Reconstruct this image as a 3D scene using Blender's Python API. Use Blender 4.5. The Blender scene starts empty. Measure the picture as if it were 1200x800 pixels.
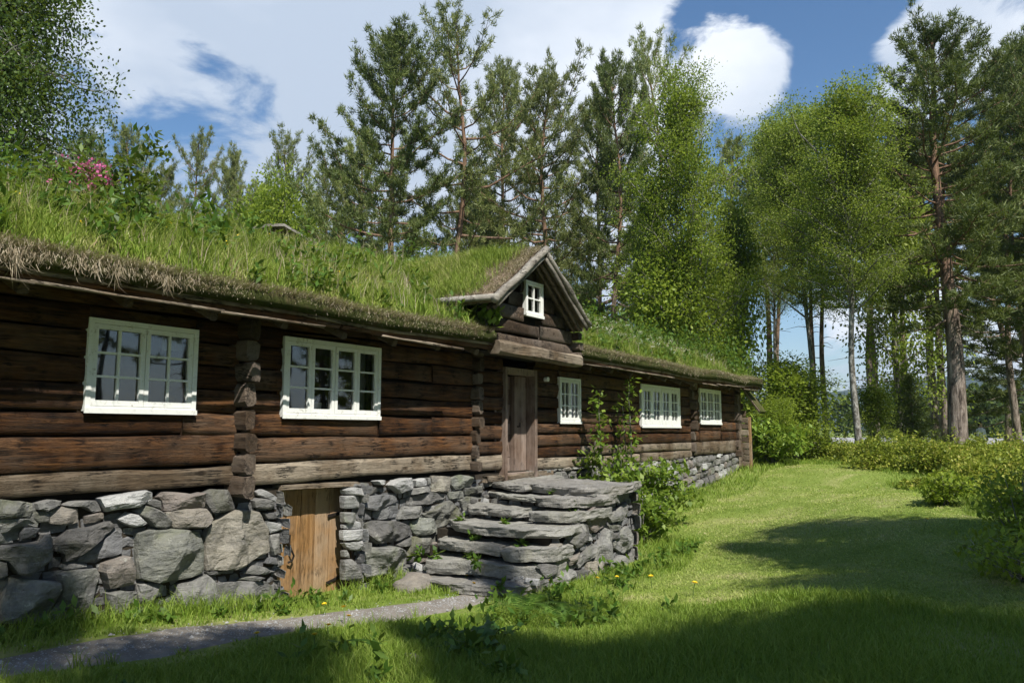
import bpy, bmesh, math, random
import numpy as np
from mathutils import Vector, Matrix, noise
R_ = math.radians
random.seed(7)
rng = np.random.default_rng(11)
sc = bpy.context.scene
COL = sc.collection

# ------------------------------------------------------------------ camera
F = 914.0; TH = R_(6.55); YAW = R_(33.6); CD = 7.5; EYE = 2.07
cam = bpy.data.cameras.new('camera'); camo = bpy.data.objects.new('camera', cam); COL.objects.link(camo)
cam.sensor_width = 36; cam.lens = F/1200*36; cam.clip_end = 12000; cam.clip_start = .05
camo.location = (0, -CD, EYE)
camo.rotation_euler = (R_(90)+TH, 0, YAW-R_(90))
sc.camera = camo
# ------------------------------------------------------------------ sun, sky
SUN_EL = R_(51); SUN_AZ = R_(30)          # sun stands to the left of the facade's normal
sdir = Vector((-math.sin(SUN_AZ)*math.cos(SUN_EL), -math.cos(SUN_AZ)*math.cos(SUN_EL), math.sin(SUN_EL)))
sl = bpy.data.lights.new('sun', 'SUN'); sl.energy = 5.0; sl.angle = R_(.53); sl.color = (1, .95, .86)
so = bpy.data.objects.new('sun', sl); COL.objects.link(so)
so.rotation_euler = sdir.to_track_quat('Z', 'Y').to_euler(); so.location = (-10, -30, 40)
sc.view_settings.view_transform = 'Standard'; sc.view_settings.look = 'None'
sc.view_settings.exposure = 0.58; sc.view_settings.gamma = 1

_v = np.array([math.cos(YAW), math.sin(YAW), 0]); _r = np.array([math.sin(YAW), -math.cos(YAW), 0]); _u = np.array([0, 0, 1.])
_f = _v*math.cos(TH)+_u*math.sin(TH); _up = _u*math.cos(TH)-_v*math.sin(TH); _C = np.array([0, -CD, EYE])
def ray(x, y): return _f*F+_r*(x-600)-_up*(y-400)
def onY(x, y, Y0=0.):                     # surveyed point on a vertical plane parallel to the facade
    d = ray(x, y); return _C+d*((Y0-_C[1])/d[1])
def atd(x, y, dep):                       # surveyed point at a horizontal distance
    d = ray(x, y); return _C+d*(dep/(d@_v))

w = bpy.data.worlds.new('World'); sc.world = w; w.use_nodes = True
nt = w.node_tree; nt.nodes.clear()
N = nt.nodes.new; L = nt.links.new
out = N('ShaderNodeOutputWorld'); bg = N('ShaderNodeBackground'); bg2 = N('ShaderNodeBackground'); mx = N('ShaderNodeMixShader')
sky = N('ShaderNodeTexSky'); sky.sky_type = 'NISHITA'; sky.sun_disc = False
sky.sun_elevation = SUN_EL; sky.sun_rotation = math.atan2(sdir.x, sdir.y)
sky.air_density = 1.0; sky.dust_density = .4; sky.ozone_density = 1.6
hs = N('ShaderNodeHueSaturation'); hs.inputs['Saturation'].default_value = 1.22; L(sky.outputs[0], hs.inputs['Color']); L(hs.outputs[0], bg.inputs[0]); bg.inputs[1].default_value = .092
tc = N('ShaderNodeTexCoord')
nz = N('ShaderNodeTexNoise'); nz.inputs['Scale'].default_value = 6.5; nz.inputs['Detail'].default_value = 9; nz.inputs['Roughness'].default_value = .6; nz.inputs['Distortion'].default_value = .5
mp = N('ShaderNodeMapping'); mp.inputs['Scale'].default_value = (1, 1, 2.2)
L(tc.outputs['Generated'], mp.inputs[0]); L(mp.outputs[0], nz.inputs['Vector'])
acc = N('ShaderNodeMath'); acc.operation = 'MULTIPLY_ADD'; L(nz.outputs[0], acc.inputs[0]); acc.inputs[1].default_value = 4.0; acc.inputs[2].default_value = -2.28
last = acc
# cloud masses standing in known directions of the sky: (direction point, angular radius deg, weight)
for (px, py, rad, wt) in [(420, 20, 17, .85), (620, -60, 16, .95), (640, 60, 9, .5), (230, -120, 20, .7), (880, 52, 3.4, 1.35), (893, 95, 2.8, .9),
                          (1035, 92, 3.2, 1.1), (1075, 66, 3.2, 1.1), (1180, 15, 5.0, 1.2), (1110, 60, 3, .4), (690, 240, 7, .6), (1080, 400, 6, .75), (1180, 380, 6, .4), (640, 230, 7, .4), (300, 165, 6, -.45), (185, 150, 6, -.3),
                          (968, 40, 4.2, -.9), (850, -50, 5, -.7), (990, -60, 9, -.9)]:
    d = ray(px, py); d = d/np.linalg.norm(d)
    vm = N('ShaderNodeVectorMath'); vm.operation = 'DOT_PRODUCT'; vm.inputs[1].default_value = tuple(d); L(tc.outputs['Generated'], vm.inputs[0])
    mr = N('ShaderNodeMapRange'); mr.interpolation_type = 'SMOOTHSTEP'
    mr.inputs['From Min'].default_value = math.cos(R_(rad*1.5)); mr.inputs['From Max'].default_value = math.cos(R_(rad*.3)); mr.inputs['To Max'].default_value = wt
    L(vm.outputs['Value'], mr.inputs[0])
    ad = N('ShaderNodeMath'); ad.operation = 'ADD'; L(last.outputs[0], ad.inputs[0]); L(mr.outputs[0], ad.inputs[1]); last = ad
cr = N('ShaderNodeMapRange'); cr.interpolation_type = 'SMOOTHSTEP'; cr.inputs['From Min'].default_value = .1; cr.inputs['From Max'].default_value = .85
L(last.outputs[0], cr.inputs[0])
nz2 = N('ShaderNodeTexNoise'); nz2.inputs['Scale'].default_value = 2.2; nz2.inputs['Detail'].default_value = 6
L(mp.outputs[0], nz2.inputs['Vector'])
rp = N('ShaderNodeValToRGB'); rp.color_ramp.elements[0].position = .38; rp.color_ramp.elements[0].color = (.46, .54, .66, 1)
rp.color_ramp.elements[1].position = .66; rp.color_ramp.elements[1].color = (.88, .92, .98, 1)
# the broad veil to the left is greyer than the cumulus
L(nz2.outputs[0], rp.inputs[0]); L(rp.outputs[0], bg2.inputs[0]); bg2.inputs[1].default_value = .84
L(cr.outputs[0], mx.inputs[0]); L(bg.outputs[0], mx.inputs[1]); L(bg2.outputs[0], mx.inputs[2]); L(mx.outputs[0], out.inputs[0])

# ------------------------------------------------------------------ material helpers
class NB:
    def __init__(s, name):
        s.m = bpy.data.materials.new(name); s.m.use_nodes = True; s.t = s.m.node_tree; s.t.nodes.clear()
        s.out = s.t.nodes.new('ShaderNodeOutputMaterial')
    def n(s, typ, **kw):
        x = s.t.nodes.new(typ)
        for k, v in kw.items():
            if k.startswith('i_'):
                x.inputs[k[2:].replace('_', ' ')].default_value = v
            else: setattr(x, k, v)
        return x
    def l(s, a, b): s.t.links.new(a, b)
    def coords(s, scale=(1, 1, 1), rot=(0, 0, 0)):
        t = s.n('ShaderNodeTexCoord'); m = s.n('ShaderNodeMapping'); m.inputs['Scale'].default_value = scale; m.inputs['Rotation'].default_value = rot
        s.l(t.outputs['Object'], m.inputs[0]); return m.outputs[0]
    def noise(s, vec, scale, detail=4, rough=.55, dist=0.):
        x = s.n('ShaderNodeTexNoise'); x.inputs['Scale'].default_value = scale; x.inputs['Detail'].default_value = detail
        x.inputs['Roughness'].default_value = rough; x.inputs['Distortion'].default_value = dist
        s.l(vec, x.inputs['Vector']); return x.outputs[0]
    def ramp(s, fac, stops):
        x = s.n('ShaderNodeValToRGB'); e = x.color_ramp.elements
        while len(e) < len(stops): e.new(.5)
        for k, (p, c) in enumerate(stops): e[k].position = p; e[k].color = (*c, 1)
        s.l(fac, x.inputs[0]); return x.outputs[0]
    def mix(s, fac, a, b, typ='MIX'):
        x = s.n('ShaderNodeMix', data_type='RGBA', blend_type=typ)
        for v, i in ((fac, 0), (a, 6), (b, 7)):
            if hasattr(v, 'is_linked'): s.l(v, x.inputs[i])
            else: x.inputs[i].default_value = v if i == 0 else (*v, 1)
        return x.outputs[2]
    def math(s, op, a, b=0., c=0.):
        x = s.n('ShaderNodeMath', operation=op)
        for i, v in enumerate((a, b, c)):
            if hasattr(v, 'is_linked'): s.l(v, x.inputs[i])
            else: x.inputs[i].default_value = v
        return x.outputs[0]
    def island(s): return s.n('ShaderNodeNewGeometry').outputs['Random Per Island']
    def objrand(s): return s.n('ShaderNodeObjectInfo').outputs['Random']
    def bump(s, h, strength=.5, dist=.02):
        x = s.n('ShaderNodeBump'); x.inputs['Strength'].default_value = strength; x.inputs['Distance'].default_value = dist
        s.l(h, x.inputs['Height']); return x.outputs[0]
    def prin(s, col, rough=.8, nrm=None, metal=0., spec=.3):
        p = s.n('ShaderNodeBsdfPrincipled')
        if hasattr(col, 'is_linked'): s.l(col, p.inputs['Base Color'])
        else: p.inputs['Base Color'].default_value = (*col, 1)
        p.inputs['Roughness'].default_value = rough; p.inputs['Metallic'].default_value = metal
        p.inputs['Specular IOR Level'].default_value = spec
        if nrm is not None: s.l(nrm, p.inputs['Normal'])
        return p
    def done(s, sh): s.l(sh.outputs[0], s.out.inputs[0]); return s.m

def leafmat(name, stops, trans=.35, rough=.55, zs=.6, objvar=.25, spec=.25, isw=.6):
    b = NB(name); isl = b.island(); n1 = b.noise(b.coords(), zs, 3 if isw < .5 else 2)
    if isw < .5: n1 = b.math('MULTIPLY_ADD', n1, 2.2, -.6)
    f = b.math('ADD', b.math('MULTIPLY', isl, isw), b.math('MULTIPLY', n1, 1-isw))
    if name.startswith(('rowan', 'birch')): objvar = .12
    c = b.ramp(f, stops)
    o = b.math('MULTIPLY_ADD', b.objrand(), objvar*2, 1-objvar)
    hsv = b.n('ShaderNodeHueSaturation'); b.l(c, hsv.inputs['Color']); b.l(o, hsv.inputs['Value'])
    c = hsv.outputs[0]
    p = b.prin(c, rough, spec=spec)
    t = b.n('ShaderNodeBsdfTranslucent'); b.l(b.mix(.5, c, (.30, .38, .03), 'MIX'), t.inputs[0])
    if trans <= 0: return b.done(p)
    mxs = b.n('ShaderNodeMixShader'); mxs.inputs[0].default_value = trans; b.l(p.outputs[0], mxs.inputs[1]); b.l(t.outputs[0], mxs.inputs[2])
    return b.done(mxs)

def woodmat(name, stops, axis='x', gray=(.20, .17, .14), grayamt=.35, crack=1., islandvar=.5, bumpd=.012):
    sca = {'x': (1.1, 16, 16), 'z': (16, 16, 1.1), 'y': (16, 1.1, 16)}[axis]
    b = NB(name); v = b.coords(sca); isl = b.island()
    v0 = b.n('ShaderNodeVectorMath', operation='ADD'); b.l(v, v0.inputs[0])
    cmb = b.n('ShaderNodeCombineXYZ'); b.l(b.math('MULTIPLY', isl, 57.), cmb.inputs[0]); b.l(b.math('MULTIPLY', isl, 31.), cmb.inputs[2]); b.l(cmb.outputs[0], v0.inputs[1]); v = v0.outputs[0]
    grain = b.noise(v, 1.6, 8, .7, .4); fine = b.noise(v, 5.5, 6, .7, .2)
    big = b.noise(b.coords(), 1.7, 5, .6)
    c = b.ramp(grain, stops)
    c = b.mix(b.math('MULTIPLY', fine, .55), c, tuple(q*.22 for q in stops[0][1]))
    gm = b.n('ShaderNodeMapRange', clamp=True); b.l(b.math('ADD', big, b.math('MULTIPLY', isl, .25)), gm.inputs[0]); gm.inputs[1].default_value = .5; gm.inputs[2].default_value = .78; gm.inputs[4].default_value = grayamt*2
    c = b.mix(gm.outputs[0], c, gray)
    hsv = b.n('ShaderNodeHueSaturation'); b.l(c, hsv.inputs['Color']); b.l(b.math('MULTIPLY_ADD', isl, islandvar*1.4, 1-islandvar*.7), hsv.inputs['Value']); c = hsv.outputs[0]
    ck = b.noise(v, .9, 5, .75, 1.2)
    cm = b.ramp(ck, [(.455, (1, 1, 1)), (.49, (.12, .12, .12)), (.51, (.12, .12, .12)), (.54, (1, 1, 1))])
    pres = b.ramp(b.noise(b.coords(), 4.0, 2), [(.5, (0, 0, 0)), (.6, (1, 1, 1))])
    c = b.mix(b.math('MULTIPLY', pres, crack), c, cm, 'MULTIPLY')
    vk = b.coords({'x': (2.2, 5, 5), 'z': (5, 5, 2.2), 'y': (5, 2.2, 5)}[axis])
    vo = b.n('ShaderNodeTexVoronoi'); vo.inputs['Scale'].default_value = .8; b.l(vk, vo.inputs['Vector'])
    kn = b.ramp(vo.outputs['Distance'], [(.0, (.25, .2, .15)), (.07, (.3, .25, .2)), (.13, (1, 1, 1))])
    c = b.mix(.8, c, kn, 'MULTIPLY')
    h = b.math('ADD', b.math('MULTIPLY', grain, .7), b.math('MULTIPLY', fine, .4)); h = b.math('MULTIPLY_ADD', cm, .5, h)
    return b.done(b.prin(c, .82, b.bump(h, .9, bumpd), spec=.2))

def rockmat(name, stops, sc_=1., islv=.6, moss=.3, mosscol=(.10, .12, .035)):
    b = NB(name); v = b.coords((1, 1, 1)); isl = b.island()
    ad = b.n('ShaderNodeVectorMath', operation='ADD'); b.l(v, ad.inputs[0]); cm = b.n('ShaderNodeCombineXYZ'); b.l(b.math('MULTIPLY', isl, 40.), cm.inputs[1]); b.l(cm.outputs[0], ad.inputs[1]); v2 = ad.outputs[0]
    n1 = b.noise(v2, 5*sc_, 10, .7, .3); n2 = b.noise(v2, 30*sc_, 6, .7); n3 = b.noise(v2, 2.2*sc_, 4, .6, .8)
    c = b.ramp(n1, stops)
    c = b.mix(b.math('MULTIPLY', n2, .5), c, (.05, .05, .055))
    ml = b.n('ShaderNodeMapping'); ml.inputs['Rotation'].default_value = (.5, .6, .2); ml.inputs['Scale'].default_value = (3, 3, 26); b.l(v2, ml.inputs[0])
    lam = b.noise(ml.outputs[0], 1., 5, .6, .5)
    c = b.mix(b.math('MULTIPLY', lam, .35), c, (.42, .42, .42))
    lich = b.ramp(b.noise(v2, 7*sc_, 8, .75), [(.60, (0, 0, 0)), (.68, (1, 1, 1))])
    c = b.mix(b.math('MULTIPLY', lich, .75), c, (.42, .42, .37))
    mo = b.ramp(n3, [(.52, (0, 0, 0)), (.68, (1, 1, 1))])
    c = b.mix(b.math('MULTIPLY', mo, moss), c, mosscol)
    hsv = b.n('ShaderNodeHueSaturation'); b.l(c, hsv.inputs['Color']); b.l(b.math('MULTIPLY_ADD', isl, islv*1.3, 1-islv*.55), hsv.inputs['Value'])
    b.l(b.math('MULTIPLY_ADD', isl, .06, .47), hsv.inputs['Hue'])
    h = b.math('ADD', n1, b.math('ADD', b.math('MULTIPLY', n2, .25), b.math('MULTIPLY', lam, .35)))
    return b.done(b.prin(hsv.outputs[0], .85, b.bump(h, 1.0, .06), spec=.25))

def plain(name, col, rough=.6, metal=0., var=.15, scale=12, spec=.3, bumpd=.004):
    b = NB(name); n = b.noise(b.coords(), scale, 6, .65)
    c = b.mix(n, tuple(q*(1-var) for q in col), tuple(min(1, q*(1+var)) for q in col))
    return b.done(b.prin(c, rough, b.bump(n, .5, bumpd), metal, spec))

M = {}
M['log'] = woodmat('log_wood', [(.33, (.014, .0065, .0035)), (.47, (.072, .029, .009)), (.60, (.160, .068, .021)), (.80, (.29, .14, .05))], gray=(.10, .07, .048), grayamt=.3, islandvar=.55)
M['siderlog'] = woodmat('grey_log_wood', [(.30, (.07, .05, .032)), (.5, (.17, .12, .075)), (.75, (.30, .23, .16))], gray=(.25, .21, .16), grayamt=.5, islandvar=.4)
M['doorpine'] = woodmat('cellar_door_wood', [(.30, (.18, .09, .03)), (.5, (.40, .22, .085)), (.75, (.52, .31, .14))], axis='z', gray=(.30, .23, .16), grayamt=.35, islandvar=.25, crack=.6, bumpd=.006)
M['olddoor'] = woodmat('weathered_door_wood', [(.30, (.08, .05, .035)), (.5, (.22, .15, .11)), (.75, (.36, .27, .22))], axis='z', gray=(.25, .2, .17), grayamt=.4, islandvar=.45, crack=.6, bumpd=.006)
M['endgrain'] = woodmat('log_end_wood', [(.30, (.035, .025, .017)), (.5, (.095, .062, .038)), (.75, (.18, .13, .09))], axis='y', gray=(.13, .105, .085), grayamt=.5, islandvar=.5)
M['barge'] = woodmat('grey_barge_wood', [(.30, (.10, .085, .07)), (.5, (.25, .22, .18)), (.75, (.42, .38, .33))], axis='x', gray=(.33, .31, .27), grayamt=.5, islandvar=.4)
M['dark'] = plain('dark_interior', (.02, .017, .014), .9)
b = NB('white_window_paint'); v = b.coords(); n1 = b.noise(v, 14, 7, .8); n2 = b.noise(b.coords((40, 40, 6)), 1.5, 4, .7)
c = b.mix(b.math('MULTIPLY', n2, .35), (.76, .77, .74), (.55, .56, .54)); c = b.mix(b.ramp(n1, [(.56, (0, 0, 0)), (.66, (.85, .85, .85))]), c, (.34, .31, .27))
M['white'] = b.done(b.prin(c, .55, b.bump(n2, .4, .004)))
M['curtain'] = plain('white_curtain_cloth', (.62, .64, .66), .9, var=.08)
M['ceramic'] = plain('white_ceramic', (.8, .8, .78), .3, var=.03)
M['iron'] = plain('old_iron', (.045, .038, .033), .6, .7, var=.4, scale=30)
M['bark_strip'] = plain('birch_bark_edge', (.20, .18, .15), .85, var=.5, scale=8)
M['rock'] = rockmat('grey_schist', [(.33, (.042, .041, .037)), (.5, (.118, .113, .099)), (.7, (.25, .24, .21))])
M['rockbrown'] = rockmat('brown_schist', [(.32, (.105, .085, .066)), (.5, (.21, .172, .132)), (.7, (.29, .245, .195))], islv=.2, moss=.06)
M['rockmoss'] = rockmat('mossy_schist', [(.33, (.06, .064, .05)), (.5, (.13, .135, .10)), (.7, (.23, .23, .17))], islv=.3, moss=.6)
M['rockdark'] = rockmat('dark_schist', [(.32, (.045, .047, .05)), (.5, (.095, .097, .10)), (.7, (.17, .17, .17))], islv=.3, moss=.05)
M['rocklight'] = rockmat('pale_schist', [(.32, (.25, .25, .25)), (.5, (.42, .42, .41)), (.7, (.58, .58, .56))], islv=.3, moss=.05)
M['slab'] = rockmat('step_slab_stone', [(.32, (.11, .105, .085)), (.5, (.235, .225, .19)), (.7, (.38, .365, .32))], islv=.2, moss=.25, mosscol=(.16, .15, .08))
M['soil'] = plain('dark_soil', (.035, .028, .02), .95, var=.5, scale=20, bumpd=.02)
# glass
b = NB('window_glass'); tr = b.n('ShaderNodeBsdfTransparent'); tr.inputs[0].default_value = (.86, .9, .9, 1)
gl = b.n('ShaderNodeBsdfGlossy'); gl.inputs['Roughness'].default_value = .02
b.l(b.bump(b.noise(b.coords(), 2.2, 1), .12, .01), gl.inputs['Normal'])
fr = b.n('ShaderNodeFresnel'); fr.inputs[0].default_value = 1.65
ms = b.n('ShaderNodeMixShader'); b.l(b.math('MULTIPLY_ADD', fr.outputs[0], 1.5, .05), ms.inputs[0]); b.l(tr.outputs[0], ms.inputs[1]); b.l(gl.outputs[0], ms.inputs[2])
M['glass'] = b.done(ms)
# ground under the grass
b = NB('lawn_ground'); v = b.coords(); n1 = b.noise(v, .55, 6, .6, .6); n2 = b.noise(v, 9, 6, .7); n3 = b.noise(v, 60, 4, .7)
c = b.ramp(n1, [(.35, (.12, .18, .028)), (.52, (.20, .26, .055)), (.66, (.36, .35, .15))])
c = b.mix(b.math('MULTIPLY', n3, .5), c, (.07, .11, .02)); c = b.mix(b.math('MULTIPLY', n2, .4), c, (.20, .25, .06))
M['lawn'] = b.done(b.prin(c, .95, b.bump(b.math('ADD', n3, n2), .8, .02), spec=.1))
b = NB('gravel_path'); v = b.coords(); n1 = b.noise(v, 4, 6, .7); n2 = b.noise(v, 55, 5, .8)
c = b.ramp(n1, [(.3, (.20, .18, .155)), (.7, (.38, .35, .31))]); c = b.mix(b.math('MULTIPLY', n2, .6), c, (.07, .06, .05))
M['path'] = b.done(b.prin(c, .95, b.bump(n2, .9, .012), spec=.1))
b = NB('pine_bark'); v = b.coords((7, 7, 1.6)); n1 = b.noise(v, 1.2, 8, .7, .5); z = b.n('ShaderNodeSeparateXYZ'); b.l(b.coords(), z.inputs[0])
c = b.ramp(n1, [(.38, (.05, .04, .034)), (.5, (.20, .165, .14)), (.66, (.36, .31, .27))])
up_ = b.n('ShaderNodeMapRange', clamp=True); b.l(b.math('MULTIPLY_ADD', n1, 3., z.outputs[2]), up_.inputs[0]); up_.inputs[1].default_value = 5.5; up_.inputs[2].default_value = 9
c = b.mix(up_.outputs[0], c, b.ramp(n1, [(.35, (.09, .055, .036)), (.6, (.26, .165, .11))]))
M['pinebark'] = b.done(b.prin(c, .9, b.bump(n1, 1., .06), spec=.1))
b = NB('grey_bark'); v = b.coords((5, 5, 2.5)); n1 = b.noise(v, 1.6, 8, .7, .5)
c = b.ramp(n1, [(.38, (.05, .045, .035)), (.5, (.17, .16, .14)), (.64, (.40, .39, .36))])
M['greybark'] = b.done(b.prin(c, .9, b.bump(n1, 1., .03), spec=.1))
M['needle'] = leafmat('pine_needles', [(.2, (.045, .066, .018)), (.5, (.095, .128, .034)), (.8, (.17, .20, .06))], .2, .5, .5)
M['needle2'] = leafmat('pale_pine_needles', [(.2, (.09, .115, .036)), (.5, (.18, .21, .068)), (.8, (.29, .31, .11))], .28, .5, .5)
M['leaf'] = leafmat('rowan_leaves', [(.2, (.12, .18, .02)), (.5, (.24, .33, .038)), (.8, (.36, .43, .065))], .52, .5, .5)
M['leaf2'] = leafmat('birch_leaves', [(.2, (.10, .15, .02)), (.5, (.20, .27, .036)), (.8, (.32, .37, .07))], .45, .5, .5)
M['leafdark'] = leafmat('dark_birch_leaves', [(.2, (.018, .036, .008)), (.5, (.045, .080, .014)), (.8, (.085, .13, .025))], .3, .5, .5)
M['shrubleaf'] = leafmat('shrub_leaves', [(.2, (.07, .13, .015)), (.5, (.15, .24, .03)), (.8, (.26, .35, .06))], .4, .5, .8, .12)
M['thicket'] = leafmat('thicket_leaves', [(.15, (.08, .12, .015)), (.45, (.19, .24, .03)), (.75, (.33, .34, .06)), (.95, (.30, .19, .07))], .35, .5, .8)
M['grass'] = leafmat('grass_blades', [(.15, (.10, .18, .018)), (.5, (.20, .30, .038)), (.85, (.32, .39, .085)), (.97, (.48, .43, .24))], .35, .55, .5, 0)
M['mown'] = leafmat('mown_grass_blades', [(.15, (.17, .25, .035)), (.45, (.29, .37, .07)), (.7, (.42, .45, .15)), (.9, (.56, .48, .28))], .3, .6, 1.1, 0, isw=.42)
M['roofgrass'] = leafmat('roof_grass_blades', [(.12, (.08, .14, .016)), (.40, (.17, .25, .03)), (.62, (.30, .36, .07)), (.80, (.42, .40, .18)), (.93, (.42, .29, .19))], .3, .6, 1.3, 0, isw=.45)
M['straw'] = leafmat('dry_root_fringe', [(.2, (.16, .12, .075)), (.5, (.33, .27, .19)), (.85, (.52, .45, .34))], .2, .8, 1., 0)
M['weed'] = leafmat('weed_leaves', [(.2, (.035, .085, .010)), (.5, (.075, .15, .02)), (.85, (.14, .22, .04))], .35, .45, .8, .1)
M['dock'] = leafmat('dock_leaves', [(.2, (.03, .075, .015)), (.6, (.06, .13, .03)), (.9, (.09, .17, .04))], .25, .35, .8, .1)
M['pink'] = leafmat('pink_petals', [(.2, (.45, .07, .22)), (.8, (.66, .16, .38))], .3, .6, 1, 0)
M['whitefl'] = leafmat('white_petals', [(.2, (.6, .62, .5)), (.8, (.8, .8, .72))], .3, .6, 1, 0)
M['yellow'] = plain('yellow_petals', (.75, .52, .02), .6, var=.15)
M['stem'] = plain('green_stem', (.10, .16, .04), .7)
M['farwood'] = leafmat('far_wood_leaves', [(.2, (.03, .05, .012)), (.5, (.07, .11, .025)), (.8, (.13, .17, .04))], .2, .6, .05, 0)
b = NB('hill_forest'); n1 = b.noise(b.coords(), .006, 8, .7); n2 = b.noise(b.coords(), .05, 5, .7)
c = b.mix(n2, b.ramp(n1, [(.4, (.022, .040, .030)), (.6, (.05, .075, .045))]), (.02, .035, .025))
M['hill'] = b.done(b.prin(c, .95, spec=.05))

# ------------------------------------------------------------------ object helpers
def tag(o, label=None, cat=None, group=None, kind=None):
    if label: o['label'] = label
    if cat: o['category'] = cat
    if group: o['group'] = group
    if kind: o['kind'] = kind
    return o
def empty(name, loc, label, cat, group=None, rz=0):
    o = bpy.data.objects.new(name, None); o.empty_display_size = .3; o.location = loc; o.rotation_euler[2] = rz; COL.objects.link(o); return tag(o, label, cat, group)
def link(name, me, parent=None):
    o = bpy.data.objects.new(name, me); COL.objects.link(o)
    if parent: o.parent = parent
    return o
def npmesh(name, V, faces_list, mats, smooth=False):
    """V (n,3); faces_list: list of int arrays (m,k), one per material index"""
    me = bpy.data.meshes.new(name)
    V = np.asarray(V, np.float32); me.vertices.add(len(V)); me.vertices.foreach_set('co', V.ravel())
    if not isinstance(faces_list, list): faces_list = [faces_list]
    loops = np.concatenate([np.asarray(f).ravel() for f in faces_list]).astype(np.int32)
    tot = np.concatenate([np.full(len(f), np.asarray(f).shape[1], np.int32) for f in faces_list])
    st = np.concatenate([[0], np.cumsum(tot)[:-1]]).astype(np.int32)
    me.loops.add(len(loops)); me.loops.foreach_set('vertex_index', loops)
    me.polygons.add(len(tot)); me.polygons.foreach_set('loop_start', st)
    try: me.polygons.foreach_set('loop_total', tot)
    except Exception: pass
    if smooth: me.polygons.foreach_set('use_smooth', np.ones(len(tot), bool))
    if not isinstance(mats, (list, tuple)): mats = [mats]
    for m in mats: me.materials.append(m)
    me.update(calc_edges=True); me.validate()
    return me
class MB:
    def __init__(s): s.v = []; s.f = []
    def add(s, vs, fs):
        o = len(s.v); s.v += [tuple(map(float, p)) for p in vs]; s.f += [tuple(i+o for i in f) for f in fs]
    def box(s, x0, x1, y0, y1, z0, z1):
        s.add([(x0, y0, z0), (x1, y0, z0), (x1, y1, z0), (x0, y1, z0), (x0, y0, z1), (x1, y0, z1), (x1, y1, z1), (x0, y1, z1)],
              [(0, 3, 2, 1), (4, 5, 6, 7), (0, 1, 5, 4), (1, 2, 6, 5), (2, 3, 7, 6), (3, 0, 4, 7)])
    def beam(s, p0, p1, wd, ht, up=(0, 0, 1), seg=1, wob=0., seed=0):
        p0 = Vector(p0); p1 = Vector(p1); d = (p1-p0).normalized(); u = Vector(up); sd = d.cross(u).normalized(); u = sd.cross(d)
        vs = []; c = .18
        prof = [(-.5, -.5+c), (-.5+c, -.5), (.5-c, -.5), (.5, -.5+c), (.5, .5-c), (.5-c, .5), (-.5+c, .5), (-.5, .5-c)]
        for k in range(seg+1):
            p = p0.lerp(p1, k/seg)
            for j, (a, bb) in enumerate(prof):
                nn = noise.noise_vector((p.x*1.7+seed, p.y*1.7+j*.6, p.z*1.7)) if wob else Vector((0, 0, 0))
                vs.append(p+sd*(a*wd)+u*(bb*ht)+nn*wob)
        fs = [(k*8+j, k*8+(j+1) % 8, k*8+8+(j+1) % 8, k*8+8+j) for k in range(seg) for j in range(8)]
        fs += [tuple(range(7, -1, -1)), tuple(seg*8+j for j in range(8))]
        s.add(vs, fs)
    def tube(s, pts, rad, n=7, cap=True):
        P = [Vector(p) for p in pts]; vs = []
        up = Vector((.31, .17, .93))
        for k, p in enumerate(P):
            d = (P[min(k+1, len(P)-1)]-P[max(k-1, 0)]).normalized()
            a = d.cross(up); a = a.normalized() if a.length > 1e-3 else Vector((1, 0, 0)); c = d.cross(a)
            for j in range(n):
                t = 2*math.pi*j/n; vs.append(p+(a*math.cos(t)+c*math.sin(t))*rad[k])
        fs = [(k*n+j, k*n+(j+1) % n, k*n+n+(j+1) % n, k*n+n+j) for k in range(len(P)-1) for j in range(n)]
        if cap: fs += [tuple(range(n-1, -1, -1)), tuple((len(P)-1)*n+j for j in range(n))]
        s.add(vs, fs)
    def build(s, name, mat, parent=None, origin=None, smooth=False, link_=True):
        if origin is None: origin = wloc(parent) if parent else Vector((0, 0, 0))
        me = bpy.data.meshes.new(name); me.from_pydata([tuple(Vector(p)-Vector(origin)) for p in s.v], [], s.f)
        me.materials.append(mat)
        if smooth: me.polygons.foreach_set('use_smooth', [True]*len(me.polygons))
        me.update()
        if not link_: return me
        o = link(name, me, parent)
        if not parent: o.location = origin
        return o
def wloc(o):
    v = Vector((0, 0, 0))
    while o: v += o.location; o = o.parent
    return v

# ------------------------------------------------------------------ ground
GP = np.array([(-6, -8, .8), (0, -7.5, .5), (-3, -2, .75), (0, -2, .62), (0, 1, .7), (3, 0, .52), (3, -1.5, .38), (4.3, .1, .42), (4.4, -1, .24), (5.3, 0, .3), (5.3, -1.1, .12), (6.4, 0, .02), (7, 0, -.10), (7.1, -.5, -.04), (7.6, 0, -.08), (6.5, -1.5, .04), (7.8, -1.4, 0.), (8.5, 0, .05), (8.5, -2.5, -.03),
    (10, -2.6, -.05), (11.8, -2.3, -.05), (12.3, -1, -.0), (11.8, 1, .2), (13.5, -2.4, .16), (15, 0, .1), (15.3, -1.2, .15), (18.2, 0, .22), (18, -1.4, .36), (20.3, 0, .52), (22.5, 0, .78), (24.9, 0, .94), (26, -1.5, 1.05), (10, -4.5, .2), (14, -4.5, .55), (16.9, -5.9, .93), (13.4, -7.2, .8), (19.5, -3, .72), (24, -3.2, 1.06), (30, 1, 1.0),
    (30, -3, .9), (8, -6.5, .45), (5.4, -6.4, .5), (5, -4, .22), (3, -4, .3), (9.5, -6.5, .5), (21, -6.5, .7), (17, -9, .6), (25, -8, .7), (36, -5, .7), (10, -10, .7), (5, -12, .7), (24, 4, 1.), (10, 8, 1.), (0, 8, 1.), (20, 12, 1.), (32, 8, .9)])
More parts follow.
